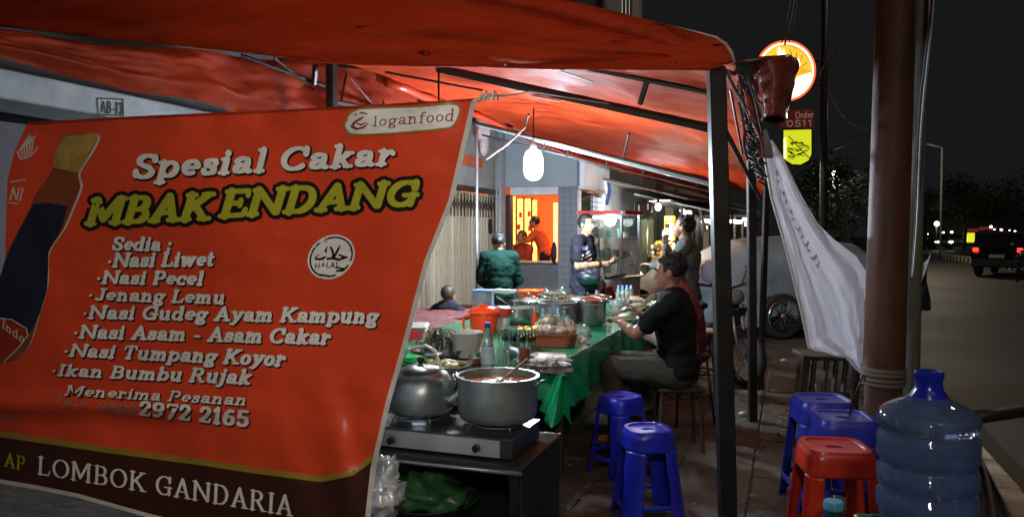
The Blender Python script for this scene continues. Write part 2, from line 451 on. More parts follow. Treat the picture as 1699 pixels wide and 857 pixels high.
# top left emblem and letters
fl = []
for i in range(6):
    fl += stroke_poly([(34+i*3.5,262-i*.5),(30+i*5,252-i*4),(38+i*4,240-i*3),(50+i*1.0,222+i*2)], [2,2.6,2.2,1])
fl += stroke_poly([(28,252),(34,264),(46,262),(58,252),(62,244)], 2)
print_on('emblem', fl, BN, BM['hem'], ban, .003)
print_on('lettering', text_strokes('NI', (14,332), (36,334), 22, slant=.25, wt=.14, sans=True) + stroke_poly([(18,302),(42,298)], 2) + stroke_poly([(14,336),(30,338)], 2), BN, BM['hem'], ban, .003)
# pill logo
def ellp(cx, cy, a, b, rot, n=40): return [(cx+a*math.cos(t)*math.cos(rot)-b*math.sin(t)*math.sin(rot), cy+a*math.cos(t)*math.sin(rot)+b*math.sin(t)*math.cos(rot)) for t in [2*PI*i/n for i in range(n)]]
def pill(g): return smooth_closed([(590-g,184-g),(620,181-g),(700,178-g),(750+g,174-g),(762+g,182),(752+g,206+g*.5),(735,212+g),(660,219+g),(590-g,222+g),(574-g,212+g*.5),(577-g,196)], 4)
print_on('logo_plate', [pill(3)], BN, BM['band'], ban, .003, cell=11)
print_on('logo_plate', [pill(0)], BN, BM['white'], ban, .0036, cell=11)
print_on('lettering', text_strokes('loganfood', (617,210), (754,201), 17, 21, slant=.12, wt=.13, thin=.55), BN, BM['umber'], ban, .0045)
sw = stroke_poly([(588,190),(600,187),(609,189),(600,196),(588,203),(584,210),(592,214),(604,211),(611,204)], [2,3,2,3,4,5,4,3,1]) + stroke_poly([(592,205),(600,207),(608,203)], [2,3,1])
print_on('emblem', sw, BN, BM['umber'], ban, .0045)
def line(txt, p0, p1, h0, h1=None, col='white', grow=1.0, shadow=True, **k):
    s = text_strokes(txt, (p0[0]+1.6, p0[1]+1.6), (p1[0]+1.6, p1[1]+1.6), h0, h1, grow=grow, **k)
    print_on('lettering_outline', s, BN, BM['black'], ban, .0022)
    print_on('lettering', text_strokes(txt, p0, p1, h0, h1, **k), BN, BM[col], ban, .0036)
line('Spesial Cakar', (216,297), (652,273), 40, 37, wt=.27, grow=1.8, thin=.58)
s = text_strokes('MBAK', (140,373), (347,364), 43, 45, wt=.30, grow=6.5, thin=.62, slant=.3) + text_strokes('ENDANG', (360,361), (690,340), 45, 41, wt=.30, grow=6.5, thin=.62, slant=.3)
print_on('lettering_outline', s, BN, BM['black'], ban, .0022)
print_on('lettering', text_strokes('MBAK', (140,373), (347,364), 43, 45, wt=.30, thin=.62, slant=.3) + text_strokes('ENDANG', (360,361), (690,340), 45, 41, wt=.30, thin=.62, slant=.3), BN, BM['olive'], ban, .0036)
K = dict(wt=.275, thin=.58)
line('Sedia :', (184,415), (283,416), 22, **K)
line('\u2022Nasi Liwet', (176,443), (354,441), 23, 24, **K)
line('\u2022Nasi Pecel', (158,470), (336,473), 21, 23, **K)
line('\u2022Jenang Lemu', (145,497), (372,504), 19, 22, **K)
line('\u2022Nasi Gudeg Ayam Kampung', (135,528), (626,536), 21, 25, **K)
line('\u2022Nasi Asam - Asam Cakar', (120,560), (546,571), 21, 25, **K)
line('\u2022Nasi Tumpang Koyor', (103,590), (470,607), 20, 25, slant=.35, **K)
line('\u2022Ikan Bumbu Rujak', (83,622), (414,637), 18, 24, slant=.35, **K)
line('Menerima Pesanan', (106,655), (408,672), 16, 18, slant=.4, wt=.22, thin=.6)
line('2972 2165', (228,688), (412,708), 24, 27, slant=.12, **K)
print_on('lettering', text_strokes('Telp. 0823', (84,668), (222,690), 13, 17, slant=.5, wt=.18), BN, BM['grey'], ban, .004)
print_on('lettering', text_strokes('www.', (-20,690), (6,694), 9, slant=.1, wt=.14) + text_strokes('com', (6,694), (30,697), 9, slant=.1, wt=.14), BN, BM['grey'], ban, .004)
print_on('lettering', text_strokes('AP', (6,773), (42,781), 24, slant=0.05, wt=.13, thin=.4), BN, BM['olive'], ban, .004)
print_on('lettering', text_strokes('LOMBOK GANDARIA', (60,786), (487,857), 31, 35, slant=0.05, wt=.15, thin=.38, track=.02), BN, BM['white'], ban, .004)
# halal seal
print_on('seal', [ellp(549.5,426,41.5,34.5,-.62)], BN, BM['white'], ban, .0030)
print_on('seal', [ellp(549.5,426,38.5,31.5,-.62)], BN, BM['black'], ban, .0034)
print_on('seal', [ellp(549.5,426,35.5,28.5,-.62)], BN, BM['white'], ban, .0038)
hz = lambda L: [(480+x/7.79, 370+y/7.79) for x, y in L]
ar = stroke_poly(hz([(490,300),(470,360),(465,420),(440,455),(390,465),(340,460),(345,435),(385,405)]), [1,4,4.5,4,4,3.5,2,1])
ar += stroke_poly(hz([(530,310),(550,335),(570,400),(560,450),(490,465),(500,440)]), [3,4,4,4,3,1])
ar += stroke_poly(hz([(655,290),(630,340),(600,400),(570,455),(640,470),(745,440),(690,430),(650,410),(630,425)]), [1.5,4,4,4,4.5,3,3.5,3,1])
print_on('emblem', ar, BN, BM['black'], ban, .0046)
print_on('lettering', text_strokes('HALAL', (521,446), (563,443), 9.5, slant=.15, wt=.17, sans=True, thin=.75), BN, BM['black'], ban, .0046)
# tie cord at the top right corner
mb = MB()
c0 = BN(786, 168, .004)
pts = [c0, W(800,163,2.5), W(815,160,2.7), W(850,158,3.0), W(880,152,3.55), W(930,160,4.4), W(1010,172,5.0)]
mb.tube(pts, [.006,.008,.006,.004,.003,.003,.003], 6)
for i in range(4): mb.tube([W(795+i*7,166,2.4), W(800+i*7,155-i%2*4,2.42), W(806+i*7,166,2.44)], .003, 5)
obj('tie_cord', mb, mat('white_cord', (.6,.58,.55), .5), ban, world=True, smooth=True)

for ch in ban.children:
    if ch.name.split('.')[0] in ('sheet', 'lower_panel', 'backing', 'bottle_picture', 'gold_stripe'):
        ch.data.polygons.foreach_set('use_smooth', [True]*len(ch.data.polygons))
# ================================================================ ground, road
M_pave = mat('pavement_concrete', (.085,.075,.062), .6, var=.0, col2=(.03,.027,.022), vs=1.6, bump=.6, bs=14, dist=.03)
M_road = mat('asphalt', (.056,.052,.047), .6, var=.0, col2=(.035,.032,.028), vs=.35, bump=.5, bs=30)
M_kerb = mat('kerb_concrete', (.34,.29,.21), .75, var=.35, vs=5, bump=.4, bs=25)
mb = MB(); mb.quad((-400,-200,-.14),(400,-200,-.14),(400,500,-.14),(-400,500,-.14))
struct(obj('ground', mb, mat('dark_earth', (.05,.045,.04), .9), None))
mb = MB(); mb.quad((1.30,-20,-.12),(9.4,-20,-.12),(9.4,300,-.12),(1.30,300,-.12)); mb.quad((9.9,-20,-.12),(19,-20,-.12),(19,300,-.12),(9.9,300,-.12))
struct(obj('road', mb, M_road, None))
# pavement: slabs near the camera in uneven rows, plain surface beyond
mb = MB(); mb.quad((-6.5,-6,-.012),(1.14,-6,-.012),(1.14,200,-.012),(-6.5,200,-.012))
pav = obj('pavement', mb, M_pave, None); struct(pav)
slabs = []
for i in range(9):
    for j in range(16):
        x = -2.9+i*.45; y = 2.6+j*.45
        m2 = MB(); m2.box((0,0,0), (.444,.444,.05), bev=.008)
        if len(slabs) < 3:
            me = obj('paving_slab', m2, [mat('slab_a', (.075,.066,.055), .6, col2=(.028,.025,.021), vs=4, bump=.5, bs=20, dist=.01), mat('slab_b', (.065,.057,.048), .6, col2=(.026,.023,.02), vs=3, bump=.5, bs=20, dist=.01), mat('slab_c', (.085,.074,.06), .6, col2=(.03,.027,.022), vs=5, bump=.5, bs=20, dist=.01)][len(slabs)], pav)
            slabs.append(me); o = me
        else:
            o = slabs[rnd.randrange(3)].copy(); C.objects.link(o)
        o.location = (x+.225, y+.225, -.025+rnd.uniform(-.004,.005)); o.rotation_euler = (R(rnd.uniform(-.5,.5)), R(rnd.uniform(-.5,.5)), rnd.choice([0,PI/2,PI,-PI/2]))
# kerb stones along the road
kb = MB(); kb.box((1.22,-3,-.06), (.15,4,.13), bev=.01)
kerb = struct(obj('kerb', kb, M_kerb, None))
proto = None
for j in range(60):
    if proto is None:
        m2 = MB(); m2.box((0,0,0), (.15,.588,.14), bev=.012); proto = o = obj('kerb_stone', m2, M_kerb, kerb)
    else: o = proto.copy(); C.objects.link(o)
    o.location = (1.22+rnd.uniform(-.006,.006), -.6+j*.6, -.055+rnd.uniform(-.004,.004))
# leaves and litter scattered on the pavement
mb = MB()
for i in range(1500):
    if rnd.random() < .62: x, y = rnd.gauss(.35,.42), rnd.gauss(6.0,1.2)
    else: x, y = rnd.uniform(-1.6,1.1), rnd.uniform(3,11)
    if x > 1.1: continue
    s = rnd.uniform(.008,.03); a = rnd.uniform(0,6.3); z = .004+rnd.uniform(0,.012)
    c, q = math.cos(a), math.sin(a)
    mb.add([(x+c*s,y+q*s,z),(x-q*s*.5,y+c*s*.5,z+.005),(x-c*s,y-q*s,z+.002),(x+q*s*.5,y-c*s*.5,z)], [(0,1,2,3)])
o = obj('fallen_leaves', mb, mat('dry_leaf', (.24,.17,.06), .8, col2=(.07,.06,.03), vs=9), None)
o['kind'] = 'stuff'; o['label'] = 'small dry leaves and litter on the dark pavement'; o['category'] = 'litter'
# weeds round the tree pit
mb = MB()
for i in range(1400):
    x, y = rnd.gauss(.55,.2), rnd.gauss(6.2,.5)
    h = rnd.uniform(.015,.06); a = rnd.uniform(0,6.3); dx, dy = math.cos(a)*.012, math.sin(a)*.012
    mb.add([(x-dx,y-dy,0),(x+dx,y+dy,0),(x+dy*1.5+rnd.uniform(-.02,.02),y-dx*1.5,h)], [(0,1,2)])
o = obj('weeds', mb, mat('weed_green', (.10,.10,.025), .8, col2=(.05,.045,.015), vs=10), None)
o['kind'] = 'stuff'; o['label'] = 'low yellowish weeds growing beside the pavement edge'; o['category'] = 'grass'

# ================================================================ tent
M_frame = mat('dark_steel', (.018,.016,.015), .42, metal=.3, var=.3, vs=12)
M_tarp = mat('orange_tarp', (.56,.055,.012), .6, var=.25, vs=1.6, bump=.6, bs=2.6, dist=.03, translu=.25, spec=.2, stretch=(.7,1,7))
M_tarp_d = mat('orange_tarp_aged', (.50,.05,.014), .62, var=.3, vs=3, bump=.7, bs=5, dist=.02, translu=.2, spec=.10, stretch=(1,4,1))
tent = thing('food_tent', 'orange tarpaulin food tent on a dark steel frame along the shophouses', 'tent', (-1.8, 3.6, 0))
YP = 3.60
def fan(u, v):
    du, dv = 1205-u, v-100
    r = math.hypot(du, dv); a = math.atan2(dv, du)
    k = min(1, r/250)
    d = .034*k*math.sin(a*26 + 1.3*fbm((u*.003, v*.006, 1)) + .6) * (1 if a < .1 else .5)
    d += .028*k*math.sin(a*13+2+fbm((u*.002,v*.004,5)))
    d += .010*fbm((u*.004+v*.004, v*.05-u*.010, 2)) + .02*fbm((u*.003, v*.012, 9)) + .010*k*math.sin(a*75+fbm((u*.004,v*.01,4))*3)
    return d
def GP(u, v, off=0): return WY(u, v, YP + fan(u, v) - off)
gp = [(-80,-90),(560,-90),(860,-22),(930,-1),(1000,15),(1060,30),(1110,41),(1160,54),(1188,62),(1205,74),(1214,88),(1219,104),(1195,110),(1175,115),(1100,114),(1000,114),(900,113),(800,110),(700,109),(600,107),(520,101),(450,91),(300,75),(170,62),(60,49),(0,42),(-80,34)]
g = print_on('gable_sheet', [gp], GP, M_tarp, tent, 0, cell=9)
g.data.polygons.foreach_set('use_smooth', [True]*len(g.data.polygons))
q = g.modifiers.new('s', 'SOLIDIFY'); q.thickness = .004
for (u, v) in ((702,103),(840,104),(1010,107),(560,97),(1120,106)):
    mb = MB(); c_ = GP(u, v, .006)
    mb.tube([c_+Vector((.011*math.cos(a), 0, .011*math.sin(a))) for a in [2*PI*i/12 for i in range(13)]], .003, 5, cap=False)
    obj('eyelet', mb, mat('brass_eyelet', (.25,.18,.10), .35, metal=.9), tent, world=True, smooth=True)
# pale worn hem of the gable corner
mb = MB(); mb.tube([GP(x, y, .006) for x, y in [(1120,44),(1160,54),(1188,62),(1205,74),(1214,88),(1219,104)]], [.002,.004,.007,.008,.008,.006], 6)
obj('hem', mb, mat('worn_hem', (.62,.45,.36), .5, var=.3, vs=30), tent, world=True, smooth=True)
mb = MB(); mb.tube([GP(x, y, .004) for x, y in gp[12:26]], .007, 5)
obj('hem', mb, M_tarp_d, tent, world=True, smooth=True)
# roof: loft between street side edge and building side edge
Le = [WY(640,40,3.64)*1, W(725,150,7.2), W(790,188,8.7), W(925,248,11), W(1050,285,13), W(1195,326,16)]
Le[0] = Vector((-3.35, 3.66, 2.84))
Le[1] = Vector((-3.4, 6.0, 2.87))
Re = [Vector((-.25,3.64,2.29)), W(1236,180,4.8), W(1250,232,6.2), W(1262,285,9), W(1268,312,12), W(1262,333,16)]
def lerp_poly(P, t):
    t = t*(len(P)-1); i = min(int(t), len(P)-2); return P[i].lerp(P[i+1], t-i)
def roof(s, t):
    a = lerp_poly(Re, t); b = lerp_poly(Le, t); p = a.lerp(b, s)
    sag = -.05*math.sin(PI*s)*abs(math.sin(t*PI*5))
    wr = .025*math.sin(s*26+fbm((s*2,t*3,1))*3)*abs(math.sin(t*PI*5)) + .03*fbm((s*4, t*14, 4)) + .012*math.sin(t*90+s*9+fbm((s*5,t*5,0))*4)
    return p + Vector((0,0,.02+sag+wr*.8+.16*math.sin(PI*min(1,s*1.0))**.6))
mb = MB(); mb.grid(roof, 70, 130)
obj('roof_sheet', mb, M_tarp_d, tent, world=True, smooth=True)
# rolled lower edge of the far side of the roof
mb = MB(); mb.tube([lerp_poly(Le, t/30)+Vector((0,0,-.02+.008*math.sin(t*2.1))) for t in range(6,31)], .038, 8)
obj('roof_edge_roll', mb, mat('red_roll', (.50,.04,.015), .35, var=.2, vs=10), tent, world=True, smooth=True)
# side sheet towards the building
def side(s, t):
    y = 2.2 + s*4.4
    top = 2.44+.152*(y-2.48); bot = 2.31
    z = top + (bot-top)*t
    x = -3.47 + .05*math.sin(s*40+fbm((s*6,t*2,0))*2.5)*(.15+.9*t)*(.25+s) + .06*math.sin(t*PI) + .03*fbm((s*9,t*4,2))
    x += .05*math.exp(-((t-.72)/.1)**2)
    return Vector((x, y, z+.012*math.sin(s*23)))
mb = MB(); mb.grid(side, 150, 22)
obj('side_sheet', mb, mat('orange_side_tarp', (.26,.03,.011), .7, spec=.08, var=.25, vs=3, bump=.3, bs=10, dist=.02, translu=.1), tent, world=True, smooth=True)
def pole(name, a, b, r, m=M_frame, n=8, parent=tent, flat=1):
    mb = MB(); mb.tube([a, b], r, n, flat=flat); return obj(name, mb, m, parent, world=True, smooth='auto')
# posts
def down(u0, v0, u1, D, top=None, w=.07, name='post', extra=0):
    a = W(u0, v0, D); b = WZ(u1, 388+F*H/D, 0) if False else W(u1, 388+F*1.5/D, D)
    b.z = 0
    mb = MB(); d = (a-b); L = d.length; rot = d.to_track_quat('Z','Y').to_matrix()
    mb.box((a+b)/2, (w,w,L), rot=rot, bev=.006)
    return obj(name, mb, M_frame, tent, world=True)
down(1188,112,1209,3.55, w=.076)
down(1246,232,1249,6.0, w=.062)
down(1273,268,1262,7.2, w=.052)
a = W(550,100,5.1); b = Vector((a.x, a.y, 0))
mb = MB(); mb.box((a+b)/2, (.06,.06,a.z), bev=.005); obj('post', mb, M_frame, tent, world=True)
# thin upright by the shutter
mb = MB(); p = W(791,200,8.4); mb.tube([p, (p.x,p.y,0)], .017, 8)
obj('post', mb, mat('pale_steel', (.30,.31,.33), .35, metal=.7), tent, world=True, smooth=True)
def beam(u0,v0,D0,u1,v1,D1,w,name='rafter',m=M_frame): return pole(name, W(u0,v0,D0), W(u1,v1,D1), w/2, m, 4 if w>.03 else 6)
M_pale = mat('pale_steel_tube', (.42,.44,.46), .3, metal=.6, var=.2)
beam(725,113,5.9,1182,213,5.2,.062)
beam(1010,138,6.4,1178,172,5.9,.02)
beam(930,118,5.6,985,136,5.6,.010,'strut')
beam(640,120,6.0,800,150,6.6,.02)
beam(975,113,5.2,1182,154,4.8,.036)
beam(1080,113,5.0,1062,172,5.25,.042,'strut')
beam(770,118,7.0,1178,219,6.2,.022)
beam(873,156,7.0,928,167,6.9,.020,'rafter',M_pale)  # pale stub on the thin dark rafter, its lit end painted in
beam(785,203,8.0,1180,300,7.5,.034,'purlin')
beam(790,207,8.1,1180,303,7.6,.018,'purlin',M_pale)
beam(885,232,8.1,1182,308,7.7,.030,'purlin',M_pale)
beam(800,224,8.3,1182,318,7.9,.024,'purlin')
for x in (905,945,1010,1070,1125,1160):
    y = 203+(x-785)*.2456
    beam(x,y,7.9,x-4,y+17,8.0,.018,'strut')
beam(877,190,7.3,868,222,7.7,.024,'strut')
beam(1044,222,7.0,1034,262,7.6,.022,'strut')
beam(560,118,6.2,700,188,7.6,.026,'rafter')
beam(552,168,5.2,650,186,7.0,.036,'rafter')
beam(575,122,6.2,566,168,5.6,.02,'strut')
beam(582,130,6.2,625,182,6.6,.012,'strut')
beam(636,166,6.6,636,184,6.6,.016,'strut')
beam(400,92,4.9,545,145,5.3,.028,'rafter'); beam(455,96,4.9,520,148,5.2,.016,'strut'); beam(523,108,5.0,521,140,5.1,.035,'strut')
# rails on the street side posts
beam(1200,210,3.6,1262,330,6.4,.03,'side_rail'); beam(1205,120,3.6,1236,180,4.8,.02,'side_rail')
beam(1212,150,3.7,1232,255,4.4,.012,'side_rail'); beam(1205,118,3.6,1232,128,4.2,.02,'side_rail')
# bunched ropes and knots on the corner
mb = MB()
for i in range(16):
    u = 1222+rnd.uniform(0,22); v = rnd.uniform(120,200); L = rnd.uniform(40,110)
    D = rnd.uniform(3.7,4.3); dx = rnd.uniform(0,40)
    mb.tube([W(u,v,D), W(u+dx*.3+rnd.uniform(-6,6),v+L*.4,D+.05), W(u+dx*.7+rnd.uniform(-8,8),v+L*.75,D), W(u+dx,v+L,D+.1)], rnd.uniform(.004,.008), 5)
for i in range(14):
    u = 1240+rnd.uniform(-8,14)+i*1.2; v = 200+i*7; D = 4.1
    mb.tube([W(u-8,v-6,D), W(u+5,v+2,D-.04), W(u-3,v+8,D), W(u+10,v+16,D+.03)], .006, 5)
obj('rope_bundle', mb, mat('dark_rope', (.05,.04,.04), .6, var=.4, vs=40), tent, world=True, smooth=True)
mb = MB()
for i in range(5):
    u0 = 1236+i*3; mb.tube([W(u0,150+i*5,4.0), W(1246+i*3,195+i*3,4.0), W(1262+i,232,4.0), W(1268,262,4.0)], .007-.0008*i, 5)
obj('twisted_tarp_tail', mb, mat('red_tail', (.42,.07,.045), .3, var=.3, vs=20), tent, world=True, smooth=True)
# bent sacking rain gutter bag tied to the corner
def bag(s, t):
    a = s*2*PI
    cu = 1284+4*t + 3*math.sin(t*5); cv = 103+t*96
    ru = (35-15*t)*(1+.09*math.sin(a*5+t*6)+.07*math.sin(a*9-t*4)+.12*fbm((math.cos(a)*2,math.sin(a)*2,t*4))); rv = 12*(1-t*.3)
    D = 3.95 + .14*math.sin(a)
    return W(cu+ru*math.cos(a)*(1 if t > .02 else .96), cv+rv*math.sin(a)*.8-8*math.cos(a)*(1-t), D) 
mb = MB(); mb.grid(bag, 40, 20)
obj('corner_bag', mb, mat('brown_plastic_sack', (.20,.04,.025), .3, var=.45, vs=8, bump=1, bs=14, dist=.02, coat=.3), tent, world=True, smooth=True, solid=.004)
mb = MB(); mb.tube([W(1219,104,3.6), W(1240,103,3.8), W(1262,100,3.95), W(1290,97,3.95), W(1308,98,3.95)], [.012,.016,.02,.016,.008], 8)
mb.ell(W(1283,108,3.98), (.10,.05,.045))
obj('corner_bag', mb, mat('brown_plastic_sack2', (.075,.03,.025), .5, var=.3, vs=8), tent, world=True, smooth=True)
# loose cord
mb = MB(); mb.tube([W(806,264,7.3), W(840,240,7.2), W(858,224,7.2), W(872,210,7.2)], .010, 6)
obj('cord', mb, mat('white_cord', (.6,.58,.55), .5), tent, world=True, smooth=True)

# ================================================================ shophouse on the left
M_conc = mat('weathered_grey_plaster', (.40,.41,.43), .8, var=.0, col2=(.24,.25,.27), vs=3, bump=.3, bs=20)
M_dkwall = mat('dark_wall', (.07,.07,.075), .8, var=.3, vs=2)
XF = -4.2
shop = thing('shophouse', 'long grey shophouse with folding metal shutters behind the food tent', 'building', (XF, 6, 0))
mb = MB(); mb.box((XF-.3, 5.4, 2.365), (.5, 11.6, .17), bev=.01)
fas = obj('fascia', mb, M_conc, shop, world=True)
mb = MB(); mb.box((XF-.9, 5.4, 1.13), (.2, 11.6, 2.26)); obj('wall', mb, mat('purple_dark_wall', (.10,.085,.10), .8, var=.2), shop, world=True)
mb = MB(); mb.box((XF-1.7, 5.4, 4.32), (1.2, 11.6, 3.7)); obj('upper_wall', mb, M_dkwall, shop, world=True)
# AB-13 plate painted on the fascia
def FA(u, v, off=0): return WX(u, v, XF-.05+off)
bx_ = [(161,163),(204,165),(205,192),(163,190)]
print_on('house_number', stroke_poly(bx_+[bx_[0]], 2.2)+text_strokes('AB-13', (166,187), (203,190), 20, slant=.05, wt=.12, sans=True, thin=.9), FA, BM['black'], shop, .004)
# transom above shutters and posts
mb = MB(); mb.box((XF-.02, 8.9, 2.62), (.04, 3.7, .92)); obj('transom_panel', mb, mat('grey_transom', (.26,.27,.28), .6, var=.2, vs=4), shop, world=True)
mb = MB(); mb.box((XF+.0, 8.9, 2.13), (.10, 3.7, .07), bev=.01); obj('shutter_rail', mb, M_frame, shop, world=True)
# folding shutter: every leaf is a slat
M_sl = mat('shutter_cream_metal', (.46,.43,.34), .5, var=0, col2=(.20,.14,.06), vs=2.6, bump=.2, bs=30, stretch=(1,1,.25))
slat = MB()
slat.add([(-.03,-.052,0),(.055,-.026,0),(.055,.012,0),(-.03,.034,0),(-.03,-.052,2.03),(.055,-.026,2.03),(.055,.012,2.03),(-.03,.034,2.03)], [(0,1,5,4),(1,2,6,5),(2,3,7,6)])
first = None
for i in range(30):
    y = 7.4 + i*.110
    if first is None: first = o = obj('shutter_slat', slat, M_sl, shop, solid=.003)
    else: o = first.copy(); C.objects.link(o)
    o.location = Vector((XF-.05+rnd.uniform(-.01,.01), y, .05)) - shop.location; o.rotation_euler = (0,0,rnd.uniform(-.3,.3))
# scissor lattice at the top of the shutter
mb = MB()
for i in range(30):
    y = 7.35+i*.110
    mb.tube([(XF+.03,y,1.98),(XF+.03,y+.11,1.84)], .006, 4); mb.tube([(XF+.035,y,1.84),(XF+.035,y+.11,1.98)], .006, 4)
    mb.tube([(XF+.04,y,1.74),(XF+.04,y,2.05)], .008, 4)
obj('shutter_lattice', mb, M_frame, shop, world=True)
mb = MB(); mb.box((XF-.05,10.86,1.75), (.24,.16,3.5), bev=.01); obj('column', mb, mat('grey_blue_paint', (.24,.26,.29), .6, var=.15), shop, world=True)
for dy, r_ in ((10.72,.03),(10.6,.02)):
    mb = MB(); mb.tube([(XF+.05,dy,0),(XF+.05,dy,2.9)], r_, 8); obj('downpipe', mb, mat('grey_pipe', (.33,.35,.38), .4, var=.15), shop, world=True, smooth=True)
mb = MB(); mb.box(W(813,375,11.2), (.08,.05,.22), bev=.01); obj('meter_box', mb, M_frame, shop, world=True)
mb = MB(); mb.ell(W(801,213,10.5), (.12,.1,.2)); mb.ell(W(803,240,10.5), (.07,.07,.16)); obj('hanging_bag', mb, mat('red_white_bag', (.5,.2,.2), .4, col2=(.6,.6,.6), vs=12), shop, world=True, smooth=True)
mb = MB(); mb.box(W(783,268,10.6), (.05,.7,.14)); obj('awning_strip', mb, mat('orange_strip', (.5,.10,.03), .5), shop, world=True)

# ================================================================ grey kiosk shop with the lit orange interior
YK = 11.3
kio = thing('corner_shop', 'grey corner shop with a glowing orange serving hatch beside the shutters', 'building', (-4, YK, 0))
M_k = mat('kiosk_grey_blue', (.40,.44,.49), .55, var=.12, vs=2)
M_tile = mat('kiosk_tile', (.20,.22,.25), .5, var=.15, vs=9)
def kw(u, v, Y=YK): return WY(u, v, Y)
def kquad(name, u0, v0, u1, v1, m, t=.12, Y=YK, parent=kio):
    a = WY(u0, v0, Y); b = WY(u1, v1, Y)
    mb = MB(); mb.box(((a.x+b.x)/2, Y+t/2, (a.z+b.z)/2), (abs(b.x-a.x), t, abs(a.z-b.z)))
    return obj(name, mb, m, parent, world=True)
kquad('header_panel', 815, 208, 957, 309, M_k, .20)
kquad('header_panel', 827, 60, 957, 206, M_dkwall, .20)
kquad('lintel', 846.5, 309.8, 926, 322, mat('white_paint', (.75,.76,.78), .5), .16)
c1 = kquad('column', 926.5, 310, 957, 600, M_tile, .25)
# tile courses on the column
tm = MB(); tm.box((0,0,0),(.085,.012,.10),bev=.002); ft=None
a = WY(927,312,YK); b = WY(957,312,YK)
for r_ in range(19):
    for k in range(3):
        if ft is None: ft = o = obj('tile', tm, mat('kiosk_tile_face', (.24,.26,.29), .4, var=.2, vs=3), c1)
        else: o = ft.copy(); C.objects.link(o)
        o.location = Vector((a.x+.05+k*.095, YK-.006, a.z-.07-r_*.108)) - kio.location
kquad('counter', 840, 437, 927, 600, mat('counter_front', (.17,.17,.18), .5, var=.2, vs=4), .5, YK+.1)
kquad('counter_top', 836, 433.5, 925, 436.5, mat('counter_top', (.5,.5,.5), .4), .55, YK+.08)
kquad('door_jamb', 827, 323, 846, 434, mat('dark_jamb', (.04,.035,.045), .6), .15)
# interior room: back wall, side wall and ceiling, warm lamp
M_or = mat('orange_interior_wall', (.75,.24,.06), .7, var=.12, vs=1)
mb = MB(); a = WY(843,330,YK+2.6); b = WY(931,330,YK+2.6)
mb.box((-4.3, YK+2.7, 1.3), (2.15,.1,2.6)); obj('back_wall', mb, M_or, kio, world=True)
mb = MB(); mb.box((-3.26, YK+1.4, 1.3), (.08,2.3,2.6)); obj('inner_wall', mb, M_or, kio, world=True)
mb = MB(); mb.box((-5.4, YK+1.4, 1.3), (.1,2.6,2.6)); obj('inner_wall', mb, M_or, kio, world=True)
mb = MB(); mb.box((-4.3, YK+1.5, 2.65), (2.1,2.3,.08)); obj('inner_ceiling', mb, mat('cream_ceiling', (.6,.5,.4), .8), kio, world=True)
mb = MB(); mb.box((-4.3, YK+1.5, .02), (2.1,2.3,.04)); obj('inner_floor', mb, M_dkwall, kio, world=True)
M_glow = mat('amber_glow', (1,.55,.12), .5, emit=2.6, ecol=(1,.50,.10), var=0)
M_glow2 = mat('orange_glow', (1,.3,.05), .5, emit=.9, ecol=(1,.22,.03), var=0)
for (u0,u1,v0,v1) in ((849,855,326,428),(857,867,330,434),(870,880,330,434),(883,890,332,434)):
    kquad('lit_window_strip', u0, v0, u1, v1, M_glow, .03, YK+1.5)
for u in (856,868.5,881.5): kquad('window_mullion', u-.8, 328, u+.8, 434, M_frame, .05, YK+1.45)
kquad('lit_side_board', 918, 336, 924.5, 434, mat('pale_amber_glow', (1,.6,.2), .5, emit=1.3, ecol=(1,.6,.25), var=0), .04, YK+.6)
for (u,v) in ((858,372),(875,350),(876,374),(861,352)): kquad('menu_card', u, v, u+5, v+9, mat('red_card', (.5,.06,.02), .5), .01, YK+1.4)
lamp('warm_shop_lamp', (-3.9, YK+1.1, 2.4), 55, (1,.55,.22), .1)
# side facade of the kiosk running back along the street
XS = WY(958, 300, YK).x
def sidebox(name, y0, y1, z0, z1, m, t=.06, X=XS, parent=kio):
    mb = MB(); mb.box((X-t/2, (y0+y1)/2, (z0+z1)/2), (t, y1-y0, z1-z0)); return obj(name, mb, m, parent, world=True)
zt = WX(958,270,XS).z; zb = WX(957,308,XS).z
y1 = WX(1000,300,XS).y
sidebox('sign_board', YK-.02, y1, zb, zt, mat('pale_lit_sign', (.62,.70,.78), .4, emit=.25, ecol=(.7,.8,1), var=.1, vs=2), .08, XS+.12)
sidebox('sign_frame', YK-.05, y1+.03, zb-.05, zb-.002, mat('white_paint', (.75,.76,.78), .5), .1, XS+.13)
sidebox('sign_frame', YK-.05, y1+.03, zt+.002, zt+.04, mat('white_paint', (.75,.76,.78), .5), .1, XS+.13)
sidebox('window_glass', YK+.15, y1-.05, .5, zb-.08, mat('dark_glass', (.05,.06,.07), .08, spec=.8), .02, XS)
sidebox('window_frame', YK+.02, YK+.12, .3, zb-.06, mat('white_paint', (.75,.76,.78), .5), .07, XS+.03)
sidebox('window_frame', y1-.1, y1, .3, zb-.06, mat('white_paint', (.75,.76,.78), .5), .07, XS+.03)
for i in range(6): sidebox('lit_blind_slat', YK+.95, y1-.12, 1.62+i*.085, 1.69+i*.085, mat('lit_blind', (.7,.78,.85), .5, emit=.45, ecol=(.75,.88,1), var=.05), .02, XS+.03)
sidebox('shop_wall', y1+.02, 16.9, 0, 4.5, mat('grey_plaster', (.34,.34,.34), .8, var=.25, vs=1.5), .2)
mb = MB(); mb.box((XS-.62, 14.2, 3.9), (1.2, 5.5, 2.2)); obj('upper_wall', mb, M_dkwall, kio, world=True)
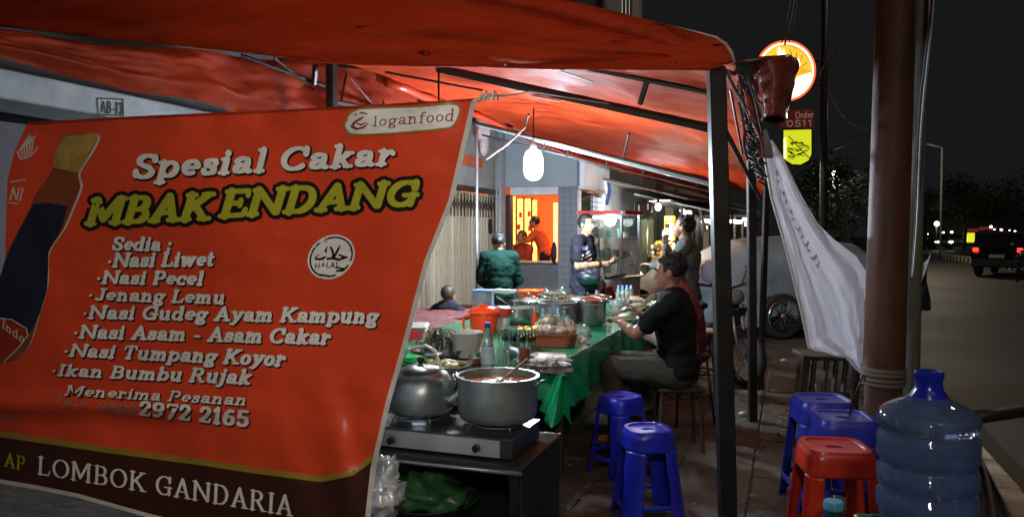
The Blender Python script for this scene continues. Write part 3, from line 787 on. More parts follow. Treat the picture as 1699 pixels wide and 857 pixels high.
# ================================================================ lit CFL in the tent
bulb = thing('hanging_lamp', 'bright white lamp glowing under the tent roof before the grey corner shop', 'lamp', W(885,242,7.6))
D_ = 7.6
mb = MB(); c = Vector((0,0,0)); mb.tube([(0,0,.38),(0,0,0)], .006, 5); obj('flex', mb, M_frame, bulb)
mb = MB(); mb.lathe([(.001,.05),(.03,.045),(.034,.0),(.034,-.03)], n=14); obj('cap', mb, mat('white_cap', (.8,.8,.8), .4), bulb, smooth=True)
mb = MB(); mb.lathe([(.034,-.032),(.075,-.06),(.095,-.12),(.1,-.24),(.085,-.30),(.05,-.335),(.001,-.345)], n=20)
obj('bulb', mb, mat('lamp_glass', (1,1,1), .4, emit=16, ecol=(.80,.93,1), var=0), bulb, smooth=True)
p = W(885,270,7.5)
lamp('cool_lamp_light', (bulb.location.x, bulb.location.y, bulb.location.z-.43), 400, (.70,.86,1), .1)
# second lamp hanging behind the gable cloth over the cooking end
b2 = W(728,196,4.6)
bulb2 = dup(bulb, b2, 0, 'white lamp hanging over the stove end of the tent behind the gable cloth')
lamp('cool_lamp_light_2', (b2.x, b2.y, b2.z-.42), 58, (.86,.95,1), .07)
# ================================================================ tables
M_alu = mat('worn_aluminium', (.40,.43,.45), .2, metal=.95, var=.2, vs=14, bump=.15, bs=18, dist=.004)
M_alu_d = mat('sooty_aluminium', (.24,.28,.29), .34, metal=.7, var=.35, vs=9, bump=.25, bs=16, dist=.006)
M_alu_b = mat('bright_steel', (.82,.82,.83), .16, metal=1, var=.08, vs=20)
M_glass = mat('clear_glass', (.92,.98,.96), .02, trans=1, var=0, ior=1.45)
M_pet = mat('clear_plastic', (.90,.94,.96), .06, trans=.9, var=.05, bump=.6, bs=30, dist=.006)
M_bagc = mat('crinkled_clear_bag', (.86,.88,.90), .12, trans=.85, var=.1, bump=1, bs=24, dist=.02)
M_gr = mat('green_table_plastic', (.010,.34,.14), .2, var=.18, vs=4, bump=.25, bs=8, dist=.02, translu=.08, coat=.3)
M_wood = mat('dark_wood', (.035,.024,.018), .6, var=.35, vs=6, stretch=(1,8,8))
TX = -1.25; TY0 = 4.32; TY1 = 8.6; TZ = .75
tab = thing('serving_table', 'long serving table under a glossy green plastic cloth', 'table', (-1.95, 6.4, 0))
mb = MB(); mb.box((-1.97, 6.45, .72), (1.36, 4.2, .03)); obj('tabletop', mb, M_wood, tab, world=True)
for x in (-2.6,-1.34):
    for y in (4.5,6.4,8.4):
        mb = MB(); mb.box((x,y,.355),(.05,.05,.70),bev=.004); obj('leg', mb, M_wood, tab, world=True)
cl = MB()
def top(s, t):
    return Vector((-2.66+s*(TX+2.66), TY0+t*(TY1-TY0), TZ-.006+.003*fbm((s*8,t*20,1))))
cl.grid(top, 20, 60)
def drape(s, t):
    y = TY0 + t*(TY1-TY0); L = .27+.02*math.sin(t*17)+.02*fbm((t*9,0,0))
    wv = .016*math.sin(t*60+fbm((t*5,1,0))*3)*s
    return Vector((TX+.004+.05*s*.4+wv, y, TZ-.006-L*s))
cl.grid(drape, 10, 90)
# front edge drape with the hanging corner point
c = WZ(934,598,TZ); 
tip = W(917,705,4.42)
def front(s, t):
    x = -2.66 + s*(TX+2.66)
    L = .16 + .22*max(0, (s-.80)/.2)**1.4
    return Vector((x + .05*t*(1 if s > .9 else 0), TY0 - .03*t - .03*math.sin(s*38)*t*(.4+s*.6), TZ-.006 - L*t))
cl.grid(front, 90, 12)
cb = MB()
A = Vector((TX, TY0, TZ-.006)); 
def corner(s, t):
    # fan from the corner between front and side drapes
    p0 = Vector((-1.40, TY0-.035, TZ-.30)); p1 = Vector((TX+.05, TY0+.38, TZ-.275))
    m = Vector((tip.x, tip.y-.05, tip.z))
    e = p0.lerp(m, s*2) if s < .5 else m.lerp(p1, s*2-1)
    q = A.lerp(e, t)
    return q + Vector((.02*math.sin(s*14)*t, -.02*math.cos(s*11)*t, 0))
cl.grid(corner, 24, 12)
cl.tube([Vector((TX+.003, TY0+t*.1, TZ-.004+.003*math.sin(t*1.9))) for t in range(44)], .007, 6)
obj_cl = solo('tablecloth', cl, M_gr, 'glossy green plastic cloth draped over the long serving table', 'tablecloth', smooth=True)
# left table with red patterned cover
M_redcl = mat('red_patterned_cloth', (.12,.008,.012), .6, var=0, col2=(.20,.10,.10), vs=26, bump=.5, bs=14, dist=.02)
tab2 = thing('side_table', 'low side table by the shutters under a red patterned cloth', 'table', (-3.3, 6.2, 0))
mb = MB(); mb.box((-3.25,6.6,.68),(.9,2.4,.03)); obj('tabletop', mb, M_wood, tab2, world=True)
for x in (-3.6,-2.9):
    for y in (5.6,7.6): mb = MB(); mb.box((x,y,.33),(.05,.05,.66)); obj('leg', mb, M_wood, tab2, world=True)
mb = MB()
def rc(s, t): 
    e = max(0, s-.85)/.15; 
    return Vector((-3.72+min(s,.85)/.85*.98+.02*e, 5.35+t*2.45, .705 - e*.25 + .018*fbm((s*7,t*12,0))))
mb.grid(rc, 40, 60)
def rc2(s, t): return Vector((-3.72+s*.98, 5.35-.02*t-.02*math.sin(s*30)*t, .705-.25*t+.01*fbm((s*7,0,0))))
mb.grid(rc2, 40, 8)
solo('tablecloth', mb, M_redcl, 'red and white patterned cloth spread on the side table near the shutters', 'tablecloth', smooth=True)

p = WZ(684,566,.72)
cb_ = thing('cool_box', 'red food box with white lid at the edge of the banner beyond the kettle', 'box', (p.x, p.y, .72), YAW)
mb = MB(); mb.box((0,0,.05),(.22,.2,.10),bev=.015); obj('body', mb, mat('deep_red_box', (.35,.02,.03), .35), cb_)
mb = MB(); mb.box((0,0,.115),(.23,.21,.03),bev=.012); obj('lid', mb, mat('white_lid', (.6,.6,.58), .35), cb_)
p = WZ(708,534,.72)
for i in range(5):
    mb = crumple((p.x+rnd.uniform(-.3,.35), p.y+rnd.uniform(-.15,.15), .76), (rnd.uniform(.05,.10),rnd.uniform(.05,.09),.05), .5, 18, i+30, 3) if 'crumple' in globals() else None
# ================================================================ cooking stand, stove
stand = thing('stove_stand', 'dark low stand carrying the two burner stove', 'stand', W(760,760,3.6) - Vector((0,0,W(760,760,3.6).z)))
SZ = .50
YS = WZ(845,729,.60).y; xr = WZ(845,729,.60).x
mb = MB(); mb.box((xr-.50, YS+.24, SZ-.012), (1.16,.62,.024), bev=.006); obj('shelf_board', mb, mat('dark_greasy_board', (.02,.018,.017), .45, var=.3), stand, world=True)
mb = MB(); mb.tube([(xr-1.08,YS-.075,SZ-.02),(xr-.4,YS-.078,SZ-.024),(xr+.085,YS-.075,SZ-.02)], .010, 6); obj('edge_trim', mb, M_alu_d, stand, world=True, smooth=True)
for x in (xr-1.03, xr+.04):
    for y in (YS-.03, YS+.5): mb = MB(); mb.box((x,y,(SZ-.03)/2),(.045,.045,SZ-.03)); obj('leg', mb, M_frame, stand, world=True)
mb = MB(); mb.box((xr-.5, YS+.24, .16), (1.02,.5,.02)); obj('lower_shelf', mb, M_wood, stand, world=True)
mb = MB(); mb.box((xr-.5, YS+.52, .25), (1.08,.015,.46)); obj('shade_back_panel', mb, mat('shade_black_board', (.012,.012,.012), .7), stand, world=True)  # black panels added to keep the space under the stove dark
mb = MB(); mb.box((xr+.066, YS+.24, .25), (.015,.56,.46)); obj('side_panel', mb, mat('shade_black_board', (.012,.012,.012), .7), stand, world=True)
sto = thing('gas_stove', 'flat steel two burner gas stove with black knobs', 'stove', (xr-.36, YS+.2, SZ))
mb = MB(); mb.box((xr-.36, YS+.20, SZ+.05), (.74,.38,.085), bev=.004); obj('body', mb, mat('stove_black', (.03,.03,.03), .35, var=.3), sto, world=True)
mb = MB(); mb.box((xr-.36-.025, YS+.004, SZ+.052), (.68,.012,.078), bev=.002); obj('front_panel', mb, mat('brushed_panel', (.55,.56,.58), .38, metal=.75, var=.15, vs=3), sto, world=True)
mb = MB(); mb.box((xr-.36, YS+.20, SZ+.097), (.75,.40,.008), bev=.002); obj('top_plate', mb, mat('greasy_steel', (.20,.20,.21), .28, metal=.9, var=.5, vs=7), sto, world=True)
for u, v in ((650,729),(791,742)):
    p = WY(u, v, YS-.004); kb = MB()
    kb.tube([p, p+Vector((0,-.022,0))], [.019,.016], 16); k_ = obj('knob', kb, mat('black_knob', (.015,.015,.015), .35), sto, world=True, smooth='auto')
    kb = MB(); kb.box(p+Vector((.0,-.026,.0)), (.006,.008,.032), bev=.001); obj('grip', kb, mat('black_knob', (.015,.015,.015), .35), k_, world=True)
kc = Vector((xr-.56, YS+.22, 0)); pc = Vector((xr-.14, YS+.22, 0))
kc.x = (kc.x + W(693,700,3.6).x)/2
for c_ in (kc, pc):
    mb = MB(); mb.lathe([(.02,0),(.055,0),(.06,.012),(.045,.016),(.02,.014)], (c_.x,c_.y,SZ+.102), 20); obj('burner', mb, M_alu_d, sto, world=True, smooth=True)
    mb = MB()
    mb.tube([(c_.x+.115*math.cos(a), c_.y+.115*math.sin(a), SZ+.112) for a in [2*PI*i/24 for i in range(25)]], .004, 6)
    for i in range(4):
        a = PI/4+i*PI/2; q = Vector((math.cos(a), math.sin(a), 0))
        mb.tube([Vector((c_.x,c_.y,SZ+.128))+q*.04, Vector((c_.x,c_.y,SZ+.128))+q*.12, Vector((c_.x,c_.y,SZ+.103))+q*.145], .004, 6)
    obj('pan_support', mb, M_alu_d, sto, world=True, smooth=True)
mb = MB(); mb.lathe([(.030,0),(.034,.008),(.028,.013)], (kc.x,kc.y-.02,SZ+.118), 18)
obj('flame_ring', mb, mat('burner_flame', (.6,.75,1), .5, emit=2.5, ecol=(.75,.85,1), var=0), sto, world=True)
# big cooking pot
def potmesh(r, h, wall=.004, rim=.008, belly=1.0):
    return [(.001,0),(r*.86,0),(r*.94,h*.05),(r*belly,h*.2),(r,h*.6),(r,h*.97),(r+rim,h*.985),(r+rim,h),(r-wall,h),(r-wall,h*.6),(r*.95-wall,h*.12),(r*.85,.006),(.001,.006)]
pz = SZ+.134
pot = thing('cooking_pot', 'large open aluminium pot of brown stew on the right burner', 'pot', (pc.x, pc.y, pz))
pR = 67*3.5/1250*1.0
mb = MB(); mb.lathe(potmesh(pR,.205), n=48); obj('body', mb, mat('pot_aluminium', (.30,.35,.36), .32, metal=.7, var=.25, vs=7, bump=.12, bs=12, dist=.004), pot, smooth='auto')
mb = MB(); mb.grid(lambda s,t: Vector(((pR-.006)*t*math.cos(2*PI*s), (pR-.006)*t*math.sin(2*PI*s), .168+.009*fbm((t*math.cos(2*PI*s)*6, t*math.sin(2*PI*s)*6, 2)))), 60, 24)
obj('stew', mb, mat('brown_stew', (.22,.10,.025), .18, var=0, col2=(.40,.22,.07), vs=26, bump=.6, bs=30, coat=.5), pot, smooth=True)
for sg in (-1,1):
    mb = MB(); mb.tube([(sg*(pR+.002),-.045,.168),(sg*(pR+.03),-.04,.185),(sg*(pR+.035),0,.19),(sg*(pR+.03),.04,.185),(sg*(pR+.002),.045,.168)], .006, 8); obj('handle', mb, M_alu, pot, smooth=True)
lad = thing('ladle', 'wooden ladle handle leaning out of the brown stew pot', 'ladle', (pc.x, pc.y, pz+.16))
a = WY(828,634,pc.y-.01); b = WY(876,594,pc.y+.06)
mb = MB(); mb.tube([a-(b-a)*.25, a, b], [.008,.007,.009], 8, flat=.7); obj('handle', mb, mat('ladle_wood', (.26,.12,.05), .5, var=.2), lad, world=True, smooth=True)
mb = MB(); mb.ell(a-(b-a)*.3, (.045,.035,.022)); obj('bowl', mb, mat('ladle_wood', (.26,.12,.05), .5, var=.2), lad, world=True, smooth=True)
# kettle
ket = thing('kettle', 'dented round aluminium kettle with black knob and spout on the left burner', 'kettle', (kc.x, kc.y, pz))
kR = 58*3.5/1250
prof = [(.001,0),(kR*.86,0),(kR*.97,.015),(kR*1.02,.05),(kR*1.0,.11),(kR*.93,.155),(kR*.78,.185),(kR*.58,.20),(kR*.55,.204),(kR*.60,.208),(kR*.56,.214),(kR*.3,.226),(.001,.23)]
mb = MB(); mb.lathe(prof, n=48)
mb.v = [q + q.normalized()*.006*fbm((q.x*9,q.y*9,q.z*9)) if q.length > .05 else q for q in mb.v]
obj('body', mb, M_alu_d, ket, smooth='auto')
mb = MB(); mb.lathe([(.012,.228),(.010,.238),(.018,.246),(.020,.256),(.012,.266),(.001,.268)], n=16); obj('knob', mb, mat('black_knob', (.015,.015,.015), .35), ket, smooth=True)
mb = MB(); mb.tube([(kR*.9,-.02,.065),(kR*1.12,-.02,.075),(kR*1.34,-.02,.11),(kR*1.42,-.02,.16),(kR*1.48,-.02,.185)], [.034,.03,.021,.015,.017], 14); obj('spout', mb, M_alu, ket, smooth=True)
mb = MB(); mb.tube([(-kR*.75,0,.18),(-kR*.72,.01,.24),(-kR*.45,.03,.295),(0,.05,.315),(kR*.35,.04,.295),(kR*.62,.01,.23),(kR*.66,0,.19)], .0075, 8); obj('bail_handle', mb, mat('white_handle', (.66,.65,.63), .35), ket, smooth=True)
# things under the stand
def crumple(c, r, amp=.35, n=26, seed=0, f=2.2):
    mb = MB(); mb.ell(c, r, n, n-6)
    cv = Vector(c); out = []
    for q in mb.v:
        d = q-cv
        k = 1+amp*fbm((d.x*f/r[0]+seed, d.y*f/r[1], d.z*f/r[2]))
        out.append(cv+d*k)
    mb.v = out; return mb
p = W(633,815,3.05)
solo('plastic_bundle', crumple((p.x,p.y,p.z), (.085,.08,.14), .5, 30, 3, 3.4), mat('silver_wrap', (.55,.57,.60), .22, var=.5, vs=14, bump=.8, bs=14, dist=.02, metal=.3), 'crumpled silvery plastic bundle beside the lower banner hem', 'bundle', smooth=True)
p = W(712,838,3.5)
bs_ = thing('washing_basin', 'dark basin holding green wrapped leaves under the stove', 'basin', (p.x, p.y, .17))
mb = MB(); mb.lathe([(.001,0),(.16,0),(.23,.10),(.24,.105),(.22,.10),(.15,.012),(.001,.012)], n=30); obj('basin', mb, mat('black_tub', (.03,.03,.03), .3), bs_, smooth=True)
mb = crumple((0,0,.12), (.18,.17,.10), .4, 26, 8); obj('leaf_bundle', mb, mat('dark_green_leaf', (.025,.085,.03), .3, var=.5, vs=9, bump=.6, bs=12), bs_, smooth=True)
p = W(790,850,3.55)
solo('metal_tray', MB().lathe([(.001,0),(.15,0),(.17,.02),(.176,.02),(.152,-.004),(.001,-.004)], (p.x,p.y,.178), 36), M_alu, 'round metal tray lying on the shelf under the stove', 'tray', smooth=True)
p = W(898,730,3.95)
solo('green_box', MB().box((p.x,p.y,p.z-.0), (.06,.035,.02), rz=.4, bev=.004), mat('green_pack', (.03,.16,.08), .7, var=0, col2=(.22,.25,.22), vs=30), 'small green and white packet beside the stove under the tablecloth corner', 'packet')
# dark shelves under long table so the area reads as storage
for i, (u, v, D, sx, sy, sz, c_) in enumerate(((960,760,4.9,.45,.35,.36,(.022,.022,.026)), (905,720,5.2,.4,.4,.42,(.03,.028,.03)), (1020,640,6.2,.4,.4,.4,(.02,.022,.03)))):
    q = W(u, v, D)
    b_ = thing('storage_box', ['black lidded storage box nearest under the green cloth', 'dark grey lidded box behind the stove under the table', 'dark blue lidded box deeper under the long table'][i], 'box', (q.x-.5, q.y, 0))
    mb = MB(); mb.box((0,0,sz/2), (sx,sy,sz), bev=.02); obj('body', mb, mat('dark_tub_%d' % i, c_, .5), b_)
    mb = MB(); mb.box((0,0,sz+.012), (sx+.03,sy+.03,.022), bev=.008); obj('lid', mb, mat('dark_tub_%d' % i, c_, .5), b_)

# ================================================================ things on the table
def onT(u, v, z=TZ): return WZ(u, v, z)
def placed(name, label, cat, u, v, z=TZ, group=None): 
    p = onT(u, v, z); return thing(name, label, cat, (p.x, p.y, z), 0, group)
RZ_ = YAW
# square basin with vegetables
t = placed('food_basin', 'square aluminium basin heaped with yellow green vegetables', 'basin', 735, 620); t.rotation_euler = (0,0,R(6)); t.location.z = .70
mb = MB(); mb.lathe([(.001,0),(.118,0),(.142,.10),(.152,.103),(.152,.107),(.137,.105),(.113,.006),(.001,.006)], n=40, sq=.35, sy=.8); obj('body', mb, M_alu, t, smooth='auto')
mb = MB()
for i in range(60):
    a = rnd.uniform(0,6.3); r_ = rnd.uniform(0,.115); mb.ell((r_*math.cos(a), r_*.75*math.sin(a), .088+rnd.uniform(0,.028)), (rnd.uniform(.012,.028), rnd.uniform(.01,.02), rnd.uniform(.008,.014)), 8, 5, mi=rnd.choice([0,0,1,2]))
o = obj('vegetables', mb, [mat('yellow_veg', (.48,.40,.10), .4), mat('green_veg', (.16,.24,.05), .4), mat('pale_veg', (.5,.46,.28), .4)], t, smooth=True, stuff=True)
# stand/green plate left
t = placed('green_plate', 'bright green plastic plate with small black bottle top by the kettle', 'plate', 690, 604, .72)
mb = MB(); mb.lathe([(.001,0),(.09,0),(.13,.02),(.135,.02),(.09,-.004),(.001,-.004)], n=28); obj('plate', mb, mat('bright_green', (.02,.38,.10), .35), t, smooth=True)
mb = crumple((0,0,.035), (.09,.08,.03), .3, 18, 2); obj('wrap', mb, mat('bright_green', (.02,.38,.10), .35), t, smooth=True)
# shelf carrying the goods near the stove
mb = MB(); q = onT(760, 606, .70); 
shelf = thing('prep_table', 'small dark prep table between the stove and the green table', 'table', (q.x-.05, q.y, 0))
x0, x1 = onT(640,600).x-.3, onT(868,600).x; y0, y1 = YS+.62, TY0-.04
mb.box(((x0+x1)/2, (y0+y1)/2, .685), (x1-x0, max(.2, y1-y0), .025), bev=.004); obj('tabletop', mb, mat('dark_greasy_board', (.045,.04,.037), .35), shelf, world=True)
for x in (x0+.05, x1-.05):
    for y in (y0+.04, y1-.04): mb = MB(); mb.box((x,y,.335),(.04,.04,.67)); obj('leg', mb, M_frame, shelf, world=True)
def bottle(name, label, u, v, h=.24, r=.033, cap=(.10,.14,.6), body=None, z=TZ, group=None, fill=None, lab=None, D=None):
    p = onT(u, v, z) if D is None else W(u, v, D)
    t = thing(name, label, 'bottle', (p.x, p.y, p.z if D else z), 0, group)
    pr = [(.001,0),(r*.9,0),(r,.012),(r,h*.30),(r*.94,h*.33),(r,h*.36),(r,h*.58),(r*.8,h*.72),(r*.42,h*.84),(r*.38,h*.92),(.001,h*.92)]
    mb = MB(); mb.lathe(pr, n=20); obj('body', mb, body or M_pet, t, smooth=True)
    mb = MB(); mb.lathe([(r*.46,h*.90),(r*.48,h*.91),(r*.48,h*.99),(r*.4,h),(.001,h)], n=16); obj('cap', mb, mat('cap_%d%d%d' % tuple(int(c*99) for c in cap), cap, .35), t, smooth='auto')
    if lab:
        mb = MB(); mb.lathe([(r+.001,h*.14),(r+.0016,h*.15),(r+.0016,h*.5),(r+.001,h*.51)], n=20); obj('label', mb, lab, t, smooth=True)
    if fill:
        mb = MB(); mb.lathe([(.001,.004),(r*.85,.004),(r*.9,h*.4),(.001,h*.4)], n=16); obj('contents', mb, fill, t, smooth=True)
    return t
bottle('water_bottle', 'clear water bottle with blue cap and pale label behind the stew pot', 809, 614, .265, .036, (.05,.10,.55), lab=mat('pale_blue_label', (.35,.55,.62), .4, col2=(.7,.75,.75), vs=30, var=0))
M_amber = mat('amber_glass', (.30,.10,.03), .1, trans=.5, var=0)
def jar(label, u, v, r, h, m=M_glass, z=TZ, group=None, lid=None, fill=None):
    p = onT(u, v, z); t = thing('glass_jar', label, 'jar', (p.x,p.y,z), 0, group)
    mb = MB(); mb.lathe([(.001,0),(r*.92,0),(r,.01),(r,h*.78),(r*.85,h*.87),(r*.85,h),(r*.80,h),(r*.8,h*.86),(r*.93,h*.76),(r*.93,.012),(.001,.012)], n=24); obj('body', mb, m, t, smooth='auto')
    if lid: mb = MB(); mb.lathe([(r*.9,h*.9),(r*.9,h*1.02),(.001,h*1.03)], n=20); obj('lid', mb, lid, t, smooth='auto')
    if fill: mb = MB(); mb.lathe([(.001,.014),(r*.88,.014),(r*.88,h*.6),(.001,h*.6)], n=16); obj('contents', mb, fill, t, smooth=True)
    return t
jar('open glass jar with amber liquid left of the blue capped bottle', 789, 612, .038, .105, M_glass, fill=M_amber)
jar('pale green glass tumbler right of the blue capped bottle', 832, 611, .033, .12, mat('green_glass', (.55,.80,.72), .08, trans=.7, var=0))
jar('tall clear glass tumbler behind the ladle handle', 853, 609, .038, .135)
jar('small dark glass jar behind the ladle handle', 871, 604, .03, .09, M_amber)
# white round container
t = placed('plastic_tub', 'milky white round plastic tub behind the food basin', 'tub', 773, 590)
mb = MB(); mb.lathe([(.001,0),(.085,0),(.098,.14),(.104,.142),(.104,.15),(.095,.15),(.08,.008),(.001,.008)], n=32); obj('body', mb, mat('milky_plastic', (.52,.52,.47), .35, var=.08, translu=.2), t, smooth='auto')
# pile of glasses
t = placed('glass_rack', 'round rack piled with upturned drinking glasses left of the white tub', 'rack', 726, 590)
mb = MB(); mb.lathe([(.001,0),(.15,0),(.18,.05),(.185,.05),(.15,-.006),(.001,-.006)], n=30); obj('tray', mb, M_alu, t, smooth=True)
gl = MB(); gl.lathe([(.030,0),(.024,.085),(.001,.085),(.001,.08),(.022,.08),(.027,0)], n=14); g1 = None
for i in range(26):
    a = i*2.4; r_ = .15*math.sqrt((i%17)/17.0); z = .01+(.055 if i > 16 else 0) + .03*(1-r_/.15)
    if g1 is None: g1 = o = obj('glass', gl, M_glass, t, smooth='auto')
    else: o = g1.copy(); C.objects.link(o)
    o.location = (r_*math.cos(a), r_*math.sin(a), z); o.rotation_euler = (rnd.uniform(-.5,.5), rnd.uniform(-.5,.5), 0)
# red jug
t = placed('red_jug', 'bright orange red lidded plastic jug with side handle', 'jug', 803, 552)
mb = MB(); mb.lathe([(.001,0),(.088,0),(.105,.05),(.112,.13),(.108,.15),(.001,.15)], n=36); obj('body', mb, mat('red_plastic', (.75,.05,.01), .22, var=.05, coat=.3), t, smooth='auto')
mb = MB(); mb.lathe([(.118,.150),(.122,.158),(.118,.166),(.095,.19),(.05,.205),(.035,.207),(.034,.222),(.001,.224)], n=36); obj('lid', mb, mat('red_lid', (.82,.07,.012), .2, coat=.3), t, smooth='auto')
mb = MB(); mb.tube([(-.105,-.03,.125),(-.145,-.04,.125),(-.155,-.04,.07),(-.14,-.04,.02),(-.1,-.03,.02)], .011, 8); obj('handle', mb, mat('red_plastic', (.75,.05,.01), .22), t, smooth=True)
# pale bucket behind
t = placed('white_bucket', 'white bucket with red band just right of the red jug', 'bucket', 829, 548)
mb = MB(); mb.lathe([(.001,0),(.075,0),(.085,.14),(.001,.14)], n=30); obj('body', mb, mat('white_bucket', (.55,.53,.5), .35), t, smooth='auto')
mb = MB(); mb.lathe([(.087,.11),(.093,.115),(.093,.175),(.08,.185),(.001,.19)], n=30); obj('lid', mb, mat('red_dark_band', (.42,.04,.03), .35), t, smooth='auto')
# blue and white boxes
q = onT(795, 520)
t = thing('blue_box', 'blue and white lidded food box behind the red jug', 'box', (q.x, q.y+.1, TZ), R(8))
mb = MB(); mb.box((0,0,.10),(.19,.14,.20),bev=.015); obj('body', mb, mat('blue_white_plastic', (.03,.06,.20), .35, var=0, col2=(.45,.5,.55), vs=6), t)
mb = MB(); mb.box((0,0,.212),(.20,.15,.02),bev=.008); obj('lid', mb, mat('light_blue', (.18,.30,.55), .35), t)
t = thing('white_tray', 'white slotted plastic tray resting on the pots behind the red jug', 'tray', (q.x+.20, q.y+.12, TZ+.19), R(-14))
mb = MB(); 
for y in (-.05,.05): mb.box((0,y,.02),(.22,.012,.035),bev=.003)
for x in (-.11,-.055,0,.055,.11): mb.box((x,0,.018),(.012,.1,.03),bev=.003)
obj('frame', mb, mat('white_plastic', (.7,.7,.68), .35), t)
mb = MB(); mb.ell((0.02,0,.01),(.07,.03,.02)); obj('green_cloth', mb, mat('mint_green', (.15,.5,.28), .5), t, smooth=True)
t = thing('red_lid_box', 'flat red lid lying behind the pots before the woman in green', 'lid', (q.x+.26, q.y+.75, TZ+.0), 0)
mb = MB(); mb.box((0,0,.17),(.24,.2,.03),bev=.01); mb.box((0,0,.08),(.2,.16,.155),bev=.01); obj('body', mb, mat('red_lid', (.82,.07,.012), .2), t)
# metal pots
def metal_pot(label, u, v, r, h, lid=False, m=M_alu, group='aluminium pots along the serving table', food=None, tool=False):
    p = onT(u, v); t = thing('metal_pot', label, 'pot', (p.x, p.y, TZ), rnd.uniform(0,3), group)
    mb = MB(); mb.lathe(potmesh(r,h), n=36); obj('body', mb, m, t, smooth='auto')
    for sg in (-1,1):
        mb = MB(); mb.tube([(sg*r,-.035,h*.8),(sg*(r+.03),-.03,h*.86),(sg*(r+.03),.03,h*.86),(sg*r,.035,h*.8)], .005, 6); obj('handle', mb, M_alu_b, t, smooth=True)
    if lid:
        mb = MB(); mb.lathe([(r+.012,h+.001),(r+.014,h+.006),(r*.9,h+.014),(r*.4,h+.03),(.001,h+.034)], n=36); l_ = obj('lid', mb, M_alu_b, t, smooth=True)
        mb = MB(); mb.tube([(-.03,0,h+.03),(-.02,0,h+.055),(.02,0,h+.055),(.03,0,h+.03)], .004, 6); obj('grip', mb, mat('black_knob', (.015,.015,.015), .35), l_, smooth=True)
    if food:
        mb = MB(); mb.grid(lambda s,tt: Vector(((r-.006)*tt*math.cos(2*PI*s), (r-.006)*tt*math.sin(2*PI*s), h*.8+.01*fbm((tt*math.cos(2*PI*s)*4, tt*math.sin(2*PI*s)*4, r*50)))), 36, 12); obj('food', mb, food, t, smooth=True)
    if tool:
        a = rnd.uniform(2.4,3.4)
        mb = MB(); mb.tube([(0,0,h*.8),(math.cos(a)*r*.9,math.sin(a)*r*.9,h+.03),(math.cos(a)*(r+.1),math.sin(a)*(r+.1),h+.10)], [.006,.005,.007], 6, flat=.6); obj('spoon', mb, M_alu_b, t, smooth=True)
    return t
F1 = mat('curry_food', (.30,.14,.04), .25, col2=(.5,.3,.1), vs=24, bump=.5, bs=30, var=0); F2 = mat('pale_food', (.55,.5,.36), .4, col2=(.3,.3,.12), vs=30, bump=.5, bs=30, var=0)
metal_pot('shiny open pot just behind the glass jars and right of the white bucket', 862, 537, .125, .14, m=M_alu, food=F2, tool=True)
metal_pot('wide lidded pot behind the shiny open pot', 880, 522, .16, .13, lid=True)
metal_pot('tall grey pot with a ladle directly behind the bagged crackers', 925, 541, .155, .20, food=F1, tool=True, m=M_alu_d)
metal_pot('tall grey lidded pot at the right end of the pot row', 976, 537, .15, .20, lid=True, m=M_alu_d)
metal_pot('shallow open pot behind the tall grey pots', 946, 517, .16, .15, food=F1, tool=True)
metal_pot('small lidded pot in the far right of the pots', 992, 517, .12, .14, lid=True)
metal_pot('wide basin of food at the back centre of the table', 912, 509, .18, .15, food=F2, tool=True)
# loose ladles and spoons on the rims
for i, (u0,v0,u1,v1) in enumerate(((862,482,888,492),(893,488,918,500),(925,480,955,500),(962,486,990,492),(905,478,912,492),(940,494,985,500),(880,497,925,494))):
    D = 6.4; a = W(u0,v0,D+.1); b = W(u1,v1,D-.1); mb = MB(); mb.tube([a, a.lerp(b,.5)+Vector((0,0,.012)), b], [.009,.005,.007], 6, flat=.6)
    solo('serving_spoon', mb, M_alu_b, ['steel spoon lying leftmost across the pot rims','steel spoon over the middle pot rims','long ladle pointing up from the tall pot','spoon resting on the right end lid','short upright hook handle among the pots','long flat spoon across the two right pots','flat spoon across the wide lidded pot'][i], 'spoon', 'steel spoons over the pots', smooth=True)
# inverted glass stack on tray
t = placed('glass_tray', 'tray of stacked clear glasses between red jug and cracker basket', 'tray', 860, 582)
mb = MB(); mb.box((0,0,.008),(.24,.2,.016),bev=.006); obj('tray', mb, mat('dark_glass_tray', (.10,.12,.11), .2), t)
for i in range(24):
    o = g1.copy(); C.objects.link(o); o.parent = t
    o.location = (-.09+(i%4)*.06, -.06+((i//4)%3)*.06, .018+(.05 if i > 11 else 0)); o.rotation_euler = (0,0,0)
